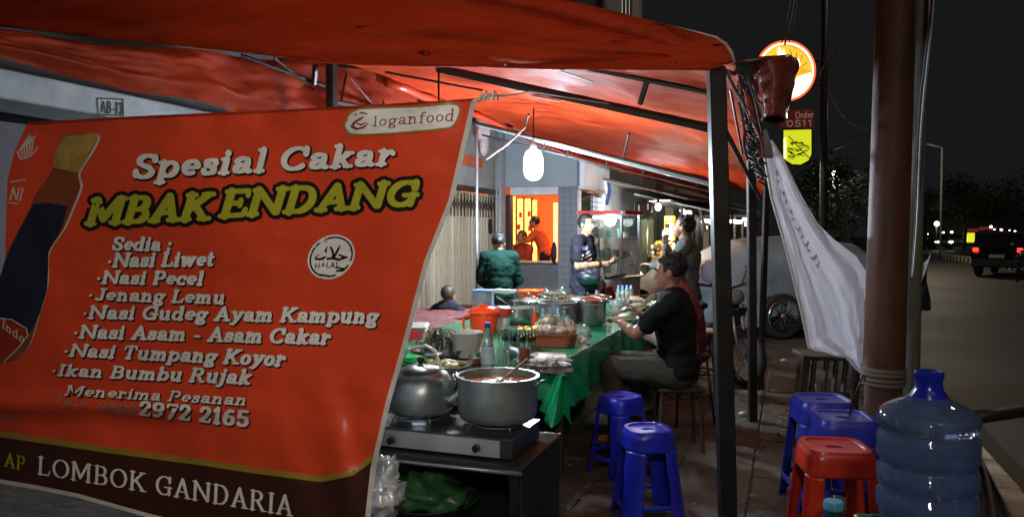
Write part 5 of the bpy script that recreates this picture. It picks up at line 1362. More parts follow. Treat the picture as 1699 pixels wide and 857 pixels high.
# ================================================================ water gallon and its crate
gp0 = W(1538, 800, 2.18); GZ = W(1538, 880, 2.18).z
cr = thing('plastic_crate', 'green plastic crate carrying the big blue water bottle', 'crate', (gp0.x+.01, gp0.y, 0), YAW)
for k in range(7):
    mb = MB()
    z = .04+k*(GZ-.07)/6.0
    for sx, sy, a, b in ((0,-.15,.30,.012),(0,.15,.30,.012),(-.15,0,.012,.30),(.15,0,.012,.30)): mb.box((sx,sy,z),(a,b,.045 if k < 6 else .05),bev=.003)
    obj('side_band', mb, mat('green_crate', (.03,.25,.12), .4, var=.1), cr)
for sx in (-.147,.147):
    for sy in (-.147,.147): mb = MB(); mb.box((sx,sy,(GZ-.02)/2),(.02,.02,GZ-.03),bev=.003); obj('corner_post', mb, mat('green_crate', (.03,.25,.12), .4), cr)
mb = MB(); mb.box((0,0,GZ-.045),(.28,.28,.012)); obj('top_deck', mb, mat('green_crate', (.03,.25,.12), .4), cr)
gal = thing('water_gallon', 'large ribbed translucent blue water bottle with blue neck standing on the crate', 'water bottle', (gp0.x, gp0.y, GZ-.02), YAW+R(20))
def zz(v): return (880-v)/F*2.18+.0
Rg = .1345
prof = [(.001,.006),(.10,.002),(.118,.006),(.127,.03)]
for v, r in ((842,.124),(836,.130),(826,.1345),(806,.1345),(799,.122),(793,.122),(785,.1345),(764,.1345),(757,.122),(751,.122),(743,.1345),(735,.135),(718,.135),(708,.1345),(701,.124),(695,.124),(688,.135),(678,.136),(670,.132),(664,.122),(657,.105),(650,.080),(646,.062),(640,.052)):
    prof.append((r, zz(v)))
mb = MB(); mb.lathe(prof, n=72)
M_gal = mat('gallon_blue_pet', (.34,.50,.84), .06, trans=.85, var=.05, vs=3, ior=1.38, bump=.08, bs=14)
obj('body', mb, M_gal, gal, smooth=True)
mb = MB(); mb.lathe([(.001,.02),(.115,.02),(.122,.05),(.122,zz(700)),(.001,zz(698))], n=40)
obj('water', mb, mat('gallon_water', (.26,.40,.72), .05, trans=.85, var=.1, vs=3, ior=1.33), gal, smooth=True)
mb = MB(); mb.lathe([(.056,zz(655)),(.055,zz(642)),(.040,zz(630)),(.036,zz(618)),(.0365,zz(612)),(.040,zz(609)),(.040,zz(602)),(.034,zz(598)),(.030,zz(598)),(.001,zz(601))], n=32)
obj('neck_cap', mb, mat('cobalt_cap', (.01,.02,.36), .2, coat=.3), gal, smooth='auto')
lab = []
mb = MB(); 
def GS(u, v, off=0):
    a = (u-1538)/77.5; a = max(-.98, min(.98, a)); th = math.asin(a)
    base = W(1538, v, 2.18)
    c0 = Vector((gp0.x, gp0.y, base.z)); r = .1345+off
    return c0 + cR*math.sin(th)*r - cF*math.cos(th)*r + Vector((0,0,-.002))
print_on('label_print', stroke_poly([(1530,835),(1560,838)], 5)+stroke_poly([(1543,846),(1560,846),(1556,862),(1545,860),(1543,850)], 5)+stroke_poly([(1536,852),(1540,870)], 4), GS, mat('grey_print', (.30,.33,.36), .4, var=0), gal, .001)
# bottle with a light blue cap in front
p = W(1383, 838, 2.9)
t = thing('tumbler', 'dark bottle with a light blue screw cap in front of the red stool', 'bottle', (p.x,p.y,.50-.0), 0)
t.location.z = p.z-.20
mb = MB(); mb.lathe([(.001,0),(.035,0),(.036,.02),(.036,.15),(.03,.18),(.028,.19),(.001,.19)], n=24); obj('body', mb, mat('dark_teal_plastic', (.02,.05,.07), .2), t, smooth='auto')
mb = MB(); mb.lathe([(.034,.185),(.038,.19),(.038,.212),(.033,.22),(.001,.222)], n=24); obj('cap', mb, mat('light_blue_cap', (.10,.38,.60), .3), t, smooth='auto')
# low stand carrying that bottle
mb = MB(); mb.box((p.x+.02, p.y+.0, t.location.z/2-.004), (.2,.2,t.location.z-.01), rz=YAW, bev=.01)
solo('bottle_stand', mb, mat('black_crate', (.03,.03,.035), .5), 'small black box under the bottle with the light blue cap', 'box')
# ================================================================ brown pole, grey pipe, white strip
M_bp = mat('rusty_brown_pole', (.17,.06,.035), .55, var=0, col2=(.05,.024,.018), vs=7, bump=.5, bs=14, stretch=(1,1,.25))
DP = 3.95
up = thing('utility_pole', 'thick reddish brown pole with a banded collar beside the red stool', 'pole', G0(1470, DP))
def ptop(u, D, z): 
    pz = CO + ray(u, 388)*D; return Vector((pz.x, pz.y, z))
a = W(1466, 622, DP); b = W(1489, -60, DP); a0 = W(1462, 880, DP) ; a0.z = 0; d_ = (b-a).normalized()
mb = MB(); mb.tube([a, a.lerp(b,.5), b+d_*1.2], [.102,.098,.094], 28); obj('upper_pole', mb, M_bp, up, world=True, smooth='auto')
mb = MB(); mb.tube([a0, a], [.096,.090], 28); obj('lower_pole', mb, M_bp, up, world=True, smooth='auto')
mb = MB(); 
for k, (o_, r_) in enumerate(((-.04,.106),(-.015,.112),(.012,.108),(.035,.110))): mb.tube([a+d_*(o_-.009), a+d_*(o_+.009)], r_, 28)
obj('collar', mb, mat('grey_clamp', (.17,.14,.12), .5, var=.2), up, world=True, smooth='auto')
gpi = thing('grey_pipe', 'narrow grey pipe standing close behind the brown pole', 'pipe', G0(1510, 4.15))
a = W(1508, 860, 4.15); a.z = 0; b = W(1528, -60, 4.15)
mb = MB(); mb.tube([a, b+(b-a).normalized()*1.2], .040, 16); obj('tube', mb, mat('grey_pipe_paint', (.20,.20,.17), .5, var=.25, vs=3), gpi, world=True, smooth=True)
mb = MB(); mb.tube([W(1523,320,4.12), W(1529,180,4.12), W(1541,-60,4.12)], [.014,.016,.018], 6); obj('brown_cable', mb, mat('brown_cable', (.20,.08,.05), .5), gpi, world=True, smooth=True)
mb = MB()
mb.grid(lambda s,t: W(1538+(1-t)*15-(t*24 if t>0 else 0)-9*(1-s)*(1-abs(t-.4))+2*math.sin(t*9), -60+t*520, 4.05+.05*math.sin(s*6)), 8, 50)
solo('white_strip', mb, mat('white_strip', (.55,.56,.62), .4, var=.2, vs=6), 'folded strip of white sheeting hanging along the grey pipe', 'sheet', smooth=True, solid=.003)
mb = MB()
mb.grid(lambda s,t: W(1530+s*16+6*math.sin(t*5+s*3)-8*t, 420+t*95, 4.3+.06*math.sin(s*7+t*9)), 10, 30)
solo('dark_net', mb, mat('dark_blue_net', (.02,.025,.04), .5), 'dark bluish cloth gathered at the foot of the white strip', 'cloth', smooth=True, solid=.004)
# wire clamps on the brown pole
mb = MB(); P_ = lambda u,v,D=3.84: W(u,v,D)
mb.tube([P_(1432,622), P_(1425,640), P_(1412,668), P_(1409,700), P_(1418,712), P_(1440,718), P_(1462,714)], .005, 6)
mb.tube([P_(1436,622), P_(1428,650), P_(1414,680)], .004, 6)
mb.tube([P_(1425,707), P_(1437,712), P_(1463,711)], .004, 6)
obj('wire', mb, mat('black_wire', (.02,.02,.02), .3), up, world=True, smooth=True)
# ================================================================ white translucent sheet
M_wh = mat('white_vinyl', (.82,.82,.90), .38, alpha=.80, var=.08, vs=2, bump=.25, bs=8, dist=.02, translu=.35)
Ls = [(1266,236),(1268,262),(1280,330),(1300,400),(1318,470),(1334,540),(1341,575),(1352,580),(1385,590),(1402,592),(1425,618)]
Rs = [(1282,232),(1300,262),(1330,325),(1358,372),(1385,398),(1420,424),(1444,460),(1450,520),(1447,570),(1440,600),(1437,620)]
def sheetf(s, t):
    x = t*(len(Ls)-1); i = min(int(x), len(Ls)-2); f = x-i
    l = [Ls[i][k]*(1-f)+Ls[i+1][k]*f for k in (0,1)]; r = [Rs[i][k]*(1-f)+Rs[i+1][k]*f for k in (0,1)]
    u = l[0]*(1-s)+r[0]*s; v = l[1]*(1-s)+r[1]*s
    D = 4.15 + .25*t + (.045*math.sin(s*11+1.2*t+fbm((s*2,t*3,0))*1.2) + .010*math.sin(s*31+t*4) + .05*fbm((s*2,t*3,2)))*(.25+.75*min(1,t*2))
    return W(u, v, D)
mb = MB(); mb.grid(sheetf, 80, 100)
ws = thing('vinyl_sheet', 'translucent white vinyl banner hung back to front beside the tent corner', 'sheet', G0(1380,4.3))
obj('sheet', mb, M_wh, ws, world=True, smooth=True)
def SS(u, v, off=0):
    s = (u)/100.0; t = (v)/100.0; p = sheetf(s, t); return p - cF*(off+.012)
pl = []
for i in range(6):
    s0 = 30+i*3; t0 = 13+i*5
    pl += stroke_poly([(s0,t0),(s0+6,t0+1.2),(s0+13,t0+.6)], 1.0) + (stroke_poly([(s0+13,t0+.6),(s0+11,t0+3),(s0+3,t0+3.4)], .9) if i%2 else stroke_poly([(s0+2,t0+2.6),(s0+9,t0+3.2)], .8))
print_on('faint_print', pl, SS, mat('faded_pink_print', (.50,.44,.50), .4, var=0), ws, 0, cell=2.5)
mb = MB(); mb.tube([sheetf(0, t/40)-cF*.01 for t in range(2,36)], .008, 6); obj('hem', mb, mat('sheet_hem', (.62,.60,.62), .4), ws, world=True, smooth=True)
mb = MB()
for i in range(5): mb.tube([W(1258+i*3,215,4.1), W(1266+i*3,240,4.15), W(1272+i*2,262,4.16)], .008, 5)
obj('tie', mb, mat('grey_tie', (.35,.35,.38), .4), ws, world=True, smooth=True)
def sh2(s, t):
    u = 1615 + s*(8+t*68) + 0*t; v = 738 + t*130 + s*10
    return W(u, v, 2.75+.3*t+.05*math.sin(s*14+t*5))
mb = MB(); mb.grid(sh2, 30, 30); solo('pink_sheet', mb, mat('pinkish_vinyl', (.42,.28,.28), .45, var=0, col2=(.36,.34,.35), vs=3, bump=.3, bs=10), 'pinkish grey plastic sheet trailing down behind the water bottle', 'sheet', smooth=True, solid=.003)
mb = MB(); mb.tube([W(1610,692,2.6), W(1650,688,2.62), W(1760,672,2.66)], [.026,.022,.020], 12)
solo('black_bar', mb, mat('black_rubber', (.018,.018,.018), .5), 'thick black padded bar reaching in from the right behind the water bottle', 'bar', smooth=True)
# wooden slatted chair behind the sheet
wc = thing('slatted_bench', 'dark wooden bench with upright slats below the white sheet', 'bench', G0(1365, 5.3))
M_dw = mat('dark_bench_wood', (.045,.03,.022), .6, var=.3)
def board(u0,v0,u1,v1,D,w,th=.02,name='slat'):
    a = W(u0,v0,D); b = W(u1,v1,D); L = (a-b).length; rot = (a-b).to_track_quat('Z','Y').to_matrix()
    mb = MB(); mb.box((a+b)/2, (w,th,L), rot=Matrix.Rotation(0,3,'Z')@rot, bev=.003); return obj(name, mb, M_dw, wc, world=True)
a = W(1325,585,5.3); b = W(1430,600,5.2)
mb = MB(); mb.box((a+b)/2+Vector((0,.12,.0)), ((a-b).length,.34,.03), rz=YAW-R(4), bev=.006); obj('seat', mb, M_dw, wc, world=True)
board(1335,588,1326,668,5.25,.10,.05,'leg')
for i,(u,v1) in enumerate(((1352,650),(1372,652),(1388,655),(1404,655))): board(u,596+i,u-6,v1,5.22,.045)
board(1424,602,1414,690,5.15,.05,.05,'leg')
mb = MB(); mb.box(W(1370,654,5.2), (.42,.03,.04), rz=YAW, bev=.004); obj('bottom_rail', mb, M_dw, wc, world=True)
# stump / post beside it
# metal bar chairs near pink woman
def barchair(label, u, D, rz, h=.62):
    g0 = G0(u, D); t = thing('metal_stool', label, 'stool', g0, rz, 'tall dark metal stools')
    mb = MB(); mb.box((0,0,h),(.28,.28,.03),bev=.008); obj('seat', mb, mat('worn_seat', (.16,.10,.07), .5), t)
    for sx in (-1,1):
        for sy in (-1,1): mb = MB(); mb.tube([(sx*.12,sy*.12,h-.01),(sx*.17,sy*.17,0)], .011, 8); obj('leg', mb, M_frame, t, smooth=True)
    for z, r_ in ((.22,.155),(.40,.142)):
        mb = MB(); q = [(-r_,-r_,z),(r_,-r_,z),(r_,r_,z),(-r_,r_,z),(-r_,-r_,z)]
        for i in range(4): mb.tube([q[i],q[i+1]], .007, 6)
        obj('footrail', mb, M_frame, t)
barchair('tall dark metal stool under the person with the pink headscarf', 1138, 6.0, YAW+.3, .55)
barchair('empty tall metal stool right behind the pink headscarf', 1160, 7.0, YAW-.2, .60)
t = thing('low_stool', 'low dark stool under the seated man in the black t-shirt', 'stool', (sm[0], sm[1], 0), YAW)
mb = MB(); mb.box((0,0,.43),(.32,.28,.03),bev=.01); obj('seat', mb, M_dw, t)
for sx in (-1,1):
    for sy in (-1,1): mb = MB(); mb.tube([(sx*.13,sy*.11,.42),(sx*.15,sy*.13,0)], .014, 8); obj('leg', mb, M_dw, t)
t = thing('low_stool', 'low stool hidden beneath the person before the shutters', 'stool', bm_, YAW)
mb = MB(); mb.box((0,0,.29),(.3,.26,.03),bev=.01); obj('seat', mb, M_dw, t)
for sx in (-1,1):
    for sy in (-1,1): mb = MB(); mb.tube([(sx*.12,sy*.1,.28),(sx*.13,sy*.11,0)], .012, 8); obj('leg', mb, M_dw, t)
# ================================================================ car under a grey cover
cw = W(1302, 520, 7.6)
car = thing('covered_car', 'car parked under a pale grey fabric cover with one alloy wheel showing', 'car', (0,0,0))
# car axis runs across the picture: nose left, slightly away
cA = WZ(1300, 562, 0); 
ax = (cR*1.0 + cF*.22).normalized(); ay = Vector((-ax.y, ax.x, 0))
car.location = cA + ay*.85 + ax*.1; car.rotation_euler = (0,0,math.atan2(ax.y, ax.x))
# local x along the car, +x right in the picture; y away from camera
sec = [(-2.15,.55,.70,.45),(-1.75,.20,.98,.70),(-1.1,.18,1.12,.78),(-.55,.18,1.40,.80),(.2,.18,1.47,.80),(.9,.20,1.44,.80),(1.5,.22,1.36,.80),(2.0,.28,1.08,.76),(2.25,.45,.80,.60)]
# the picture shows: front edge at x=1165, roof from 1195 to 1345, tail near 1440
CS = .92
def cover(s, t):
    x = s*(len(sec)-1); i = min(int(x), len(sec)-2); f = x-i; f = f*f*(3-2*f)*.5+f*.5
    X, z0, z1, hw = [sec[i][k]*(1-f)+sec[i+1][k]*f for k in range(4)]
    a = t*PI
    co = math.cos(a); si = math.sin(a)
    y = -math.copysign(abs(co)**.55, co)*hw; z = z0 + (z1-z0)*abs(si)**.62
    wr = .022*math.sin(X*9+z*7+fbm((X*2,z*3,y))*4)*(1-abs(si)*.6) + .02*fbm((X*3,y*3,z*5))
    # gathered elastic over the wheel
    if y < 0:
        for wx in (WX0, WX1):
            d = math.hypot(X-wx, z-.30)
            if d < .42: z += (.42-d)*.9*max(0, (0.6-z)/.6); wr += .01*math.sin(d*60)
    return Vector((X*CS, (y-wr*math.copysign(1,y)), max(.16, z)+wr*.4))
WX0, WX1 = -1.35, 1.35
# put the seen wheel at the pixel position
loc_w = pmat(car).inverted() @ cA
WX1 = -.12/CS if False else loc_w.x/CS
WX0 = WX1-2.3
for i in range(len(sec)): pass
mb = MB(); mb.grid(cover, 120, 60)
M_cov = mat('grey_car_cover', (.19,.22,.235), .55, var=.12, vs=3, bump=.4, bs=12, dist=.03)
obj('cover', mb, M_cov, car, smooth=True)
mb = MB(); mb.tube([(x_*CS*.96, -.76, .17) for x_ in (-2,-1,0,1,2)], .03, 6); mb.box((0,0,.35),(3.3,1.3,.4)); obj('underbody', mb, mat('under_black', (.012,.012,.012), .7), car)
def wheel(x, y):
    tr = .325
    mb = MB(); mb.lathe([(tr*.70,-.1),(tr*.93,-.1),(tr,-.075),(tr,.075),(tr*.93,.1),(tr*.70,.1)], n=40); 
    mb.v = [Vector((x+q.x, y+q.z, tr+q.y)) for q in mb.v]
    w_ = obj('wheel', mb, mat('tyre', (.02,.02,.02), .7), car, smooth='auto')
    mb = MB(); mb.lathe([(tr*.76,-.104),(tr*.74,-.112),(tr*.71,-.110),(tr*.70,-.08),(tr*.69,.05)], n=40)
    mb.v = [Vector((x+q.x, y+q.z, tr+q.y)) for q in mb.v]; obj('rim', mb, M_alu_b, w_, smooth='auto')
    for i in range(10):
        a_ = 2*PI*i/10; mb = MB(); c, s_ = math.cos(a_), math.sin(a_)
        mb.tube([(x+c*.03,y-.085,tr+s_*.03),(x+c*.21,y-.10,tr+s_*.21)], [.010,.008], 6); obj('spoke', mb, mat('dark_alloy', (.07,.07,.065), .35, metal=.8), w_, smooth=True)
    mb = MB(); mb.lathe([(.001,-.11),(.035,-.105),(.04,-.08)], n=16); mb.v = [Vector((x+q.x, y+q.z, tr+q.y)) for q in mb.v]; obj('hub', mb, mat('dull_alloy', (.30,.30,.28), .35, metal=.8), w_, smooth=True)
    mb = MB(); mb.lathe([(.001,-.03),(tr*.66,-.03),(tr*.66,-.02)], n=24); mb.v = [Vector((x+q.x, y+q.z, tr+q.y)) for q in mb.v]; obj('brake_disc', mb, mat('under_black', (.012,.012,.012), .7), w_)
wheel(loc_w.x, loc_w.y+.1); wheel(loc_w.x-2.0, loc_w.y+.12)
# ================================================================ glass food cart
M_white = mat('white_paint', (.75,.76,.78), .5)
M_alf = mat('cart_aluminium', (.5,.51,.52), .35, metal=.6)
g0 = G0(1012, 10.0)
cart = thing('food_cart', 'glass sided food cart with aluminium posts and red trim behind the person with the phone', 'cart', g0, YAW-R(32))
mb = MB(); mb.box((0,0,.55),(.62,.62,.75),bev=.01); obj('base_cabinet', mb, mat('cart_white', (.42,.43,.44), .5, var=.1), cart)
mb = MB(); mb.box((0,0,.945),(.70,.70,.03),bev=.005); obj('counter', mb, M_alf, cart)
for sx in (-.29,.29):
    for sy in (-.29,.29): mb = MB(); mb.box((sx,sy,1.36),(.035,.035,.79),bev=.003); obj('post', mb, M_alf, cart)
for sx in (-.29,.29): mb = MB(); mb.box((sx,0,1.34),(.004,.54,.72)); obj('glass_pane', mb, M_glass, cart)
for sy in (-.29,.29): mb = MB(); mb.box((0,sy,1.34),(.54,.004,.72)); obj('glass_pane', mb, M_glass, cart)
mb = MB(); mb.box((0,0,1.775),(.68,.68,.04),bev=.01); obj('roof', mb, M_alf, cart)
mb = MB(); mb.box((.0,-.345,1.775),(.60,.01,.05)); mb.box((.345,0,1.775),(.01,.60,.05)); obj('red_trim', mb, mat('trim_red', (.45,.04,.03), .5), cart)
for z in (1.18,1.45):
    mb = MB(); mb.box((0,0,z),(.56,.56,.008)); sh_ = obj('shelf', mb, M_alf, cart)
    for i in range(9):
        x, y = rnd.uniform(-.2,.2), rnd.uniform(-.2,.2); mb = MB(); r_ = rnd.uniform(.04,.07); mb.lathe([(.001,.006),(r_*.8,.006),(r_,rnd.uniform(.06,.13)),(.001,.06)], (x,y,z), 14)
        obj('container', mb, [mat('tub_green', (.10,.32,.20), .4), mat('tub_pale', (.5,.52,.5), .4), mat('tub_beige', (.45,.40,.3), .4)][i%3], sh_, smooth='auto')
mb = MB(); mb.tube([(-.2,-.1,1.72),(.2,-.1,1.72)], .014, 8); obj('tube_light', mb, mat('tube_glow', (1,1,1), .5, emit=7, ecol=(.85,.95,1), var=0), cart)
lamp('cart_light', tuple(Vector(g0)+Vector((0,0,1.68))), 9, (.85,.95,1), .08)
# ================================================================ motorcycles
def motorbike(label, loc, rz, col, group='motorcycles parked by the stall'):
    t = thing('motorcycle', label, 'motorcycle', loc, rz, group)
    mp = mat('bike_%d' % int(col[0]*1000+col[2]*77), col, .18, coat=.5, var=.1); bk = mat('bike_black', (.015,.015,.016), .35)
    for y in (-.62,.62):
        mb = MB(); mb.lathe([(.22,-.04),(.27,-.035),(.285,0),(.27,.035),(.22,.04)], n=28); mb.v = [Vector((q.z, y+q.x, .285+q.y)) for q in mb.v]; w_ = obj('wheel', mb, mat('tyre', (.02,.02,.02), .7), t, smooth=True)
        for i in range(6): mb = MB(); a = PI*i/3; mb.tube([(0,y,.285),(0,y+.22*math.cos(a),.285+.22*math.sin(a))], .010, 5); obj('spoke', mb, M_alf, w_)
    mb = MB(); mb.tube([(0,-.55,.42),(0,-.3,.55),(0,.05,.45),(0,.32,.55),(0,.42,.85)], [.05,.10,.11,.09,.07], 12, flat=1.2); obj('body', mb, mp, t, smooth=True)
    mb = MB(); mb.tube([(0,-.72,.78),(0,-.35,.78),(0,-.02,.74)], [.07,.11,.08], 12, flat=.5); obj('seat', mb, bk, t, smooth=True)
    mb = MB(); mb.tube([(0,-.75,.62),(0,-.4,.64),(0,-.1,.56)], [.06,.10,.08], 12); obj('tail', mb, mp, t, smooth=True)
    for sx in (-.06,.06): mb = MB(); mb.tube([(sx,.45,.90),(sx,.62,.285)], .018, 8); obj('fork', mb, M_alf, t, smooth=True)
    mb = MB(); mb.tube([(-.33,.30,1.0),(-.15,.38,.98),(0,.42,.96),(.15,.38,.98),(.33,.30,1.0)], .014, 8); obj('handlebar', mb, bk, t, smooth=True)
    mb = MB(); mb.ell((0,.50,.88),(.085,.07,.08), 16, 10); obj('headlight', mb, mat('bike_lens', (.20,.21,.22), .08), t, smooth=True)
    mb = MB(); mb.tube([(0,.40,.62),(0,.50,.78)], [.16,.14], 12, flat=.5); obj('leg_shield', mb, mp, t, smooth=True)
    for sx in (-1,1):
        mb = MB(); mb.tube([(sx*.2,.36,1.0),(sx*.26,.36,1.15)], .006, 6); m_ = obj('mirror', mb, bk, t, smooth=True)
        mb = MB(); mb.ell((sx*.27,.36,1.18),(.055,.012,.035), 12, 8); obj('glass', mb, mat('mirror_pale', (.6,.62,.65), .15, metal=.3), m_, smooth=True)
    mb = MB(); mb.tube([(.12,-.1,.32),(.12,-.75,.42)], [.03,.045], 10); obj('exhaust', mb, M_alu_b, t, smooth=True)
    return t
b1 = motorbike('black motorcycle parked between the food cart and the person in the grey jacket', G0(1062, 8.9), YAW+R(62), (.02,.02,.022))
motorbike('dark motorcycle with pale mirrors parked in front of the covered car nose', G0(1168, 7.9), YAW+R(205), (.02,.022,.03))
motorbike('dark red motorcycle further back by the yellow lit sign', G0(1092, 12.2), YAW+R(40), (.20,.03,.03))
q = W(1177,450,7.45); solo('white_helmet', crumple((q.x,q.y,q.z), (.085,.07,.11), .06, 22, 2), mat('helmet_white', (.42,.52,.68), .2), 'pale rounded helmet hanging on the motorcycle by the covered car', 'helmet', smooth=True)
# ================================================================ shops and stalls further along
XB = XS
far = thing('far_shop_row', 'dim row of shops with lit openings further along the street on the left', 'building', (-3.2, 20, 0))
def fbox(name, c, s, m, par=far, **k): mb = MB(); mb.box(c, s, **k); return obj(name, mb, m, par, world=True)
fbox('wall', (-4.2, 30, 1.9), (2.0, 26, 3.8), mat('far_wall', (.14,.13,.11), .8, var=.3, vs=1))
fbox('upper_wall', (-5.2, 34, 5.2), (2.0, 34, 3.4), M_dkwall)
for i, (y, h) in enumerate(((18.4,2.2),(21.2,2.3),(24.2,2.2),(27.6,2.3),(31.5,2.3),(36,2.3))):
    fbox('doorway', (-3.17, y, h/2), (.05, 1.7, h), mat('far_door_%d' % (i%3), [(.10,.09,.05),(.20,.17,.10),(.08,.09,.09)][i%3], .6, emit=[.03,.12,.05][i%3], ecol=[(1,.9,.5),(1,.8,.5),(.7,.9,1)][i%3]))
    fbox('column', (-3.12, y+1.35, 1.4), (.14, .25, 2.8), mat('far_col', (.2,.2,.19), .8))
# far awning
aw = thing('far_awning', 'grey corrugated awning over the next stalls beyond the tent', 'awning', (-2.4, 15, 0))
def slab(name, pts, m, par, th=.03):
    mb = MB(); mb.quad(*[W(*p) for p in pts]); return obj(name, mb, m, par, world=True, solid=th)
slab('canopy', [(1052,322,14.0),(1180,350,14.0),(1262,352,22),(1145,352,22)], mat('awning_grey', (.32,.32,.30), .55, var=.3, vs=2), aw)
slab('canopy', [(1000,296,12.6),(1140,330,13.2),(1250,345,18),(1060,330,18)], mat('awning_dark', (.22,.22,.21), .6, var=.3, vs=2), aw)
for u, D in ((1150,14),(1215,20)):
    p = W(u,346,D); mb = MB(); mb.tube([p,(p.x,p.y,0)], .025, 8); obj('post', mb, M_frame, aw, world=True, smooth=True)

rfl = mat('pale_ceiling', (.55,.56,.58), .35, metal=.3)
slab('reflector', [(1074,334,13.6),(1112,332,13.6),(1150,342,15),(1120,346,15)], rfl, aw)
M_w = mat('white_tube_glow', (1,1,1), .5, emit=6, ecol=(1,.98,.92), var=0)
def glow(name, label, u, v, D, r, m, cat='lamp', group=None):
    p = W(u, v, D); t = thing(name, label, cat, tuple(p), 0, group)
    mb = MB(); mb.ell((0,0,0), (r,r,r*1.15), 14, 10); obj('bulb', mb, m, t, smooth=True)
    mb = MB(); mb.tube([(0,0,r*1.1),(0,0,r*1.1+.08)], r*.45, 10); obj('cap', mb, M_frame, t)
    return t
glow('hanging_bulb', 'round white bulb hanging under the far awning left of the yellow sign', 1092, 343, 13.0, .055, M_w)
lamp('far_awning_light', tuple(W(1092,350,13.0)), 110, (.95,.97,1), .06)
glow('hanging_bulb', 'bright bulb glowing low before the yellow sign', 1107, 388, 11.6, .075, mat('warm_bulb', (1,.9,.6), .5, emit=14, ecol=(1,.86,.6), var=0))
lamp('yellow_stall_light', tuple(W(1107,392,11.3)), 40, (1,.75,.4), .08)
glow('hanging_bulb', 'small white bulb beside the black signboard', 1075, 343, 13.5, .04, M_w)
ysn = thing('yellow_sign', 'tall glowing yellow vertical light box behind the person in the grey jacket', 'sign', G0(1110, 14))
a = W(1103,358,14); b = W(1119,412,14)
mb = MB(); mb.box((a+b)/2, ((b-a).xy.length, .12, a.z-b.z), rz=YAW, bev=.01); obj('light_box', mb, mat('yellow_glow', (1,.8,.05), .5, emit=1.6, ecol=(1,.72,.03), var=0), ysn, world=True)
mb = MB(); c_ = (W(1108,372,13.92)+W(1114,404,13.92))/2; mb.box(c_, (.10,.02,.40), rz=YAW); mb.box(W(1109,362,13.92), (.12,.02,.05), rz=YAW); obj('lit_core', mb, mat('yellow_core', (1,.95,.6), .5, emit=5, ecol=(1,.9,.55), var=0), ysn, world=True)
mb = MB(); mb.box((b.x-.1,b.y,b.z/2),(.05,.05,b.z)); obj('post', mb, M_frame, ysn, world=True)
gc = thing('green_cabinet', 'pale green upright cabinet below a black signboard at the far stall', 'cabinet', G0(1071, 13))
a = W(1062,364,13); b = W(1081,425,13)
mb = MB(); mb.box(((a.x+b.x)/2,(a.y+b.y)/2,a.z/2), ((b-a).xy.length,.4,a.z), rz=YAW, bev=.01); obj('body', mb, mat('cabinet_green', (.22,.36,.24), .4, var=.1), gc, world=True)
mb = MB(); p_ = W(1074,392,12.75); mb.box(p_, (.02,.02,.6), rz=YAW); obj('handle', mb, M_alu_b, gc, world=True)
bs2 = thing('black_signboard', 'black rectangular signboard above the pale green cabinet', 'sign', tuple(W(1067,360,12.9)))
mb = MB(); mb.box(W(1067,348,12.9), (.30,.10,.27), rz=YAW, bev=.01); obj('board', mb, mat('black_board', (.015,.015,.018), .3), bs2, world=True)
for i,(u,v,w_) in enumerate(((1060,345,.02),(1075,343,.02),(1062,356,.10))):
    mb = MB(); mb.box(W(u,v,12.82), (w_,.01,.03 if i == 2 else .10), rz=YAW); obj('pale_mark', mb, M_white, bs2, world=True)
# cluster of dishes and bright goods on a small stall
st_ = thing('snack_stall', 'small snack stall heaped with bright goods under the glowing bulb', 'stall', G0(1098, 11.9))
a = W(1078,424,11.9); b = W(1120,424,11.9)
mb = MB(); mb.box(((a.x+b.x)/2,(a.y+b.y)/2,a.z/2), (.42,.4,a.z), rz=YAW, bev=.01); obj('body', mb, mat('stall_brown', (.10,.07,.05), .5), st_, world=True)
for i in range(22):
    p = W(rnd.uniform(1079,1119), rnd.uniform(402,422), rnd.uniform(11.8,12)); mb = MB(); r_ = rnd.uniform(.02,.045); mb.ell(p, (r_,r_,r_*1.3), 8, 6)
    obj('snack_pack', mb, [mat('pack_white', (.6,.58,.52), .3), mat('pack_orange', (.6,.20,.05), .3), mat('pack_dark', (.06,.05,.04), .3), mat('pack_yellow', (.6,.45,.08), .3)][i%4], st_, world=True, smooth=True)
# rows of fluorescent strips far off
ls_ = thing('tube_light_row', 'distant row of white fluorescent strips under a market roof behind the covered car', 'lamp', tuple(W(1208,368,28)))
for i, (u,v,w_) in enumerate(((1170,366,.28),(1180,368,.15),(1191,367,.50),(1203,367,.42),(1214,367,.36),(1225,368,.25),(1236,364,.14),(1240,372,.2),(1171,378,.1),(1192,380,.1))):
    p = W(u,v,28); mb = MB(); mb.box((0,0,0), (w_,.05,.13)); mb.v = [p + (cR*q.x + cF*q.y + Vector((0,0,q.z))) for q in mb.v]; obj('tube', mb, M_w, ls_, world=True)
t4 = thing('ceiling_lights', 'cluster of short white ceiling lamps below the far awning right of the yellow sign', 'lamp', tuple(W(1136,352,17)))
for (u,v) in ((1132,349),(1142,351),(1134,355),(1141,358),(1146,353)):
    p = W(u,v,17); mb = MB(); mb.box(p, (.11,.06,.05), rz=YAW, bev=.01); obj('tube', mb, M_w, t4, world=True)
mk_ = thing('market_roof', 'low dark market roof holding the distant fluorescent strips', 'canopy', tuple(W(1208,360,29)))
mb = MB(); mb.quad(W(1150,352,24),W(1262,352,24),W(1262,364,34),W(1150,364,34)); obj('roof', mb, M_dkwall, mk_, world=True, solid=.05)
for u in (1183,1198,1219,1232): p = W(u,360,28.5); mb = MB(); mb.tube([p,(p.x,p.y,0)], .05, 6); obj('post', mb, mat('far_col', (.2,.2,.19), .8), mk_, world=True)
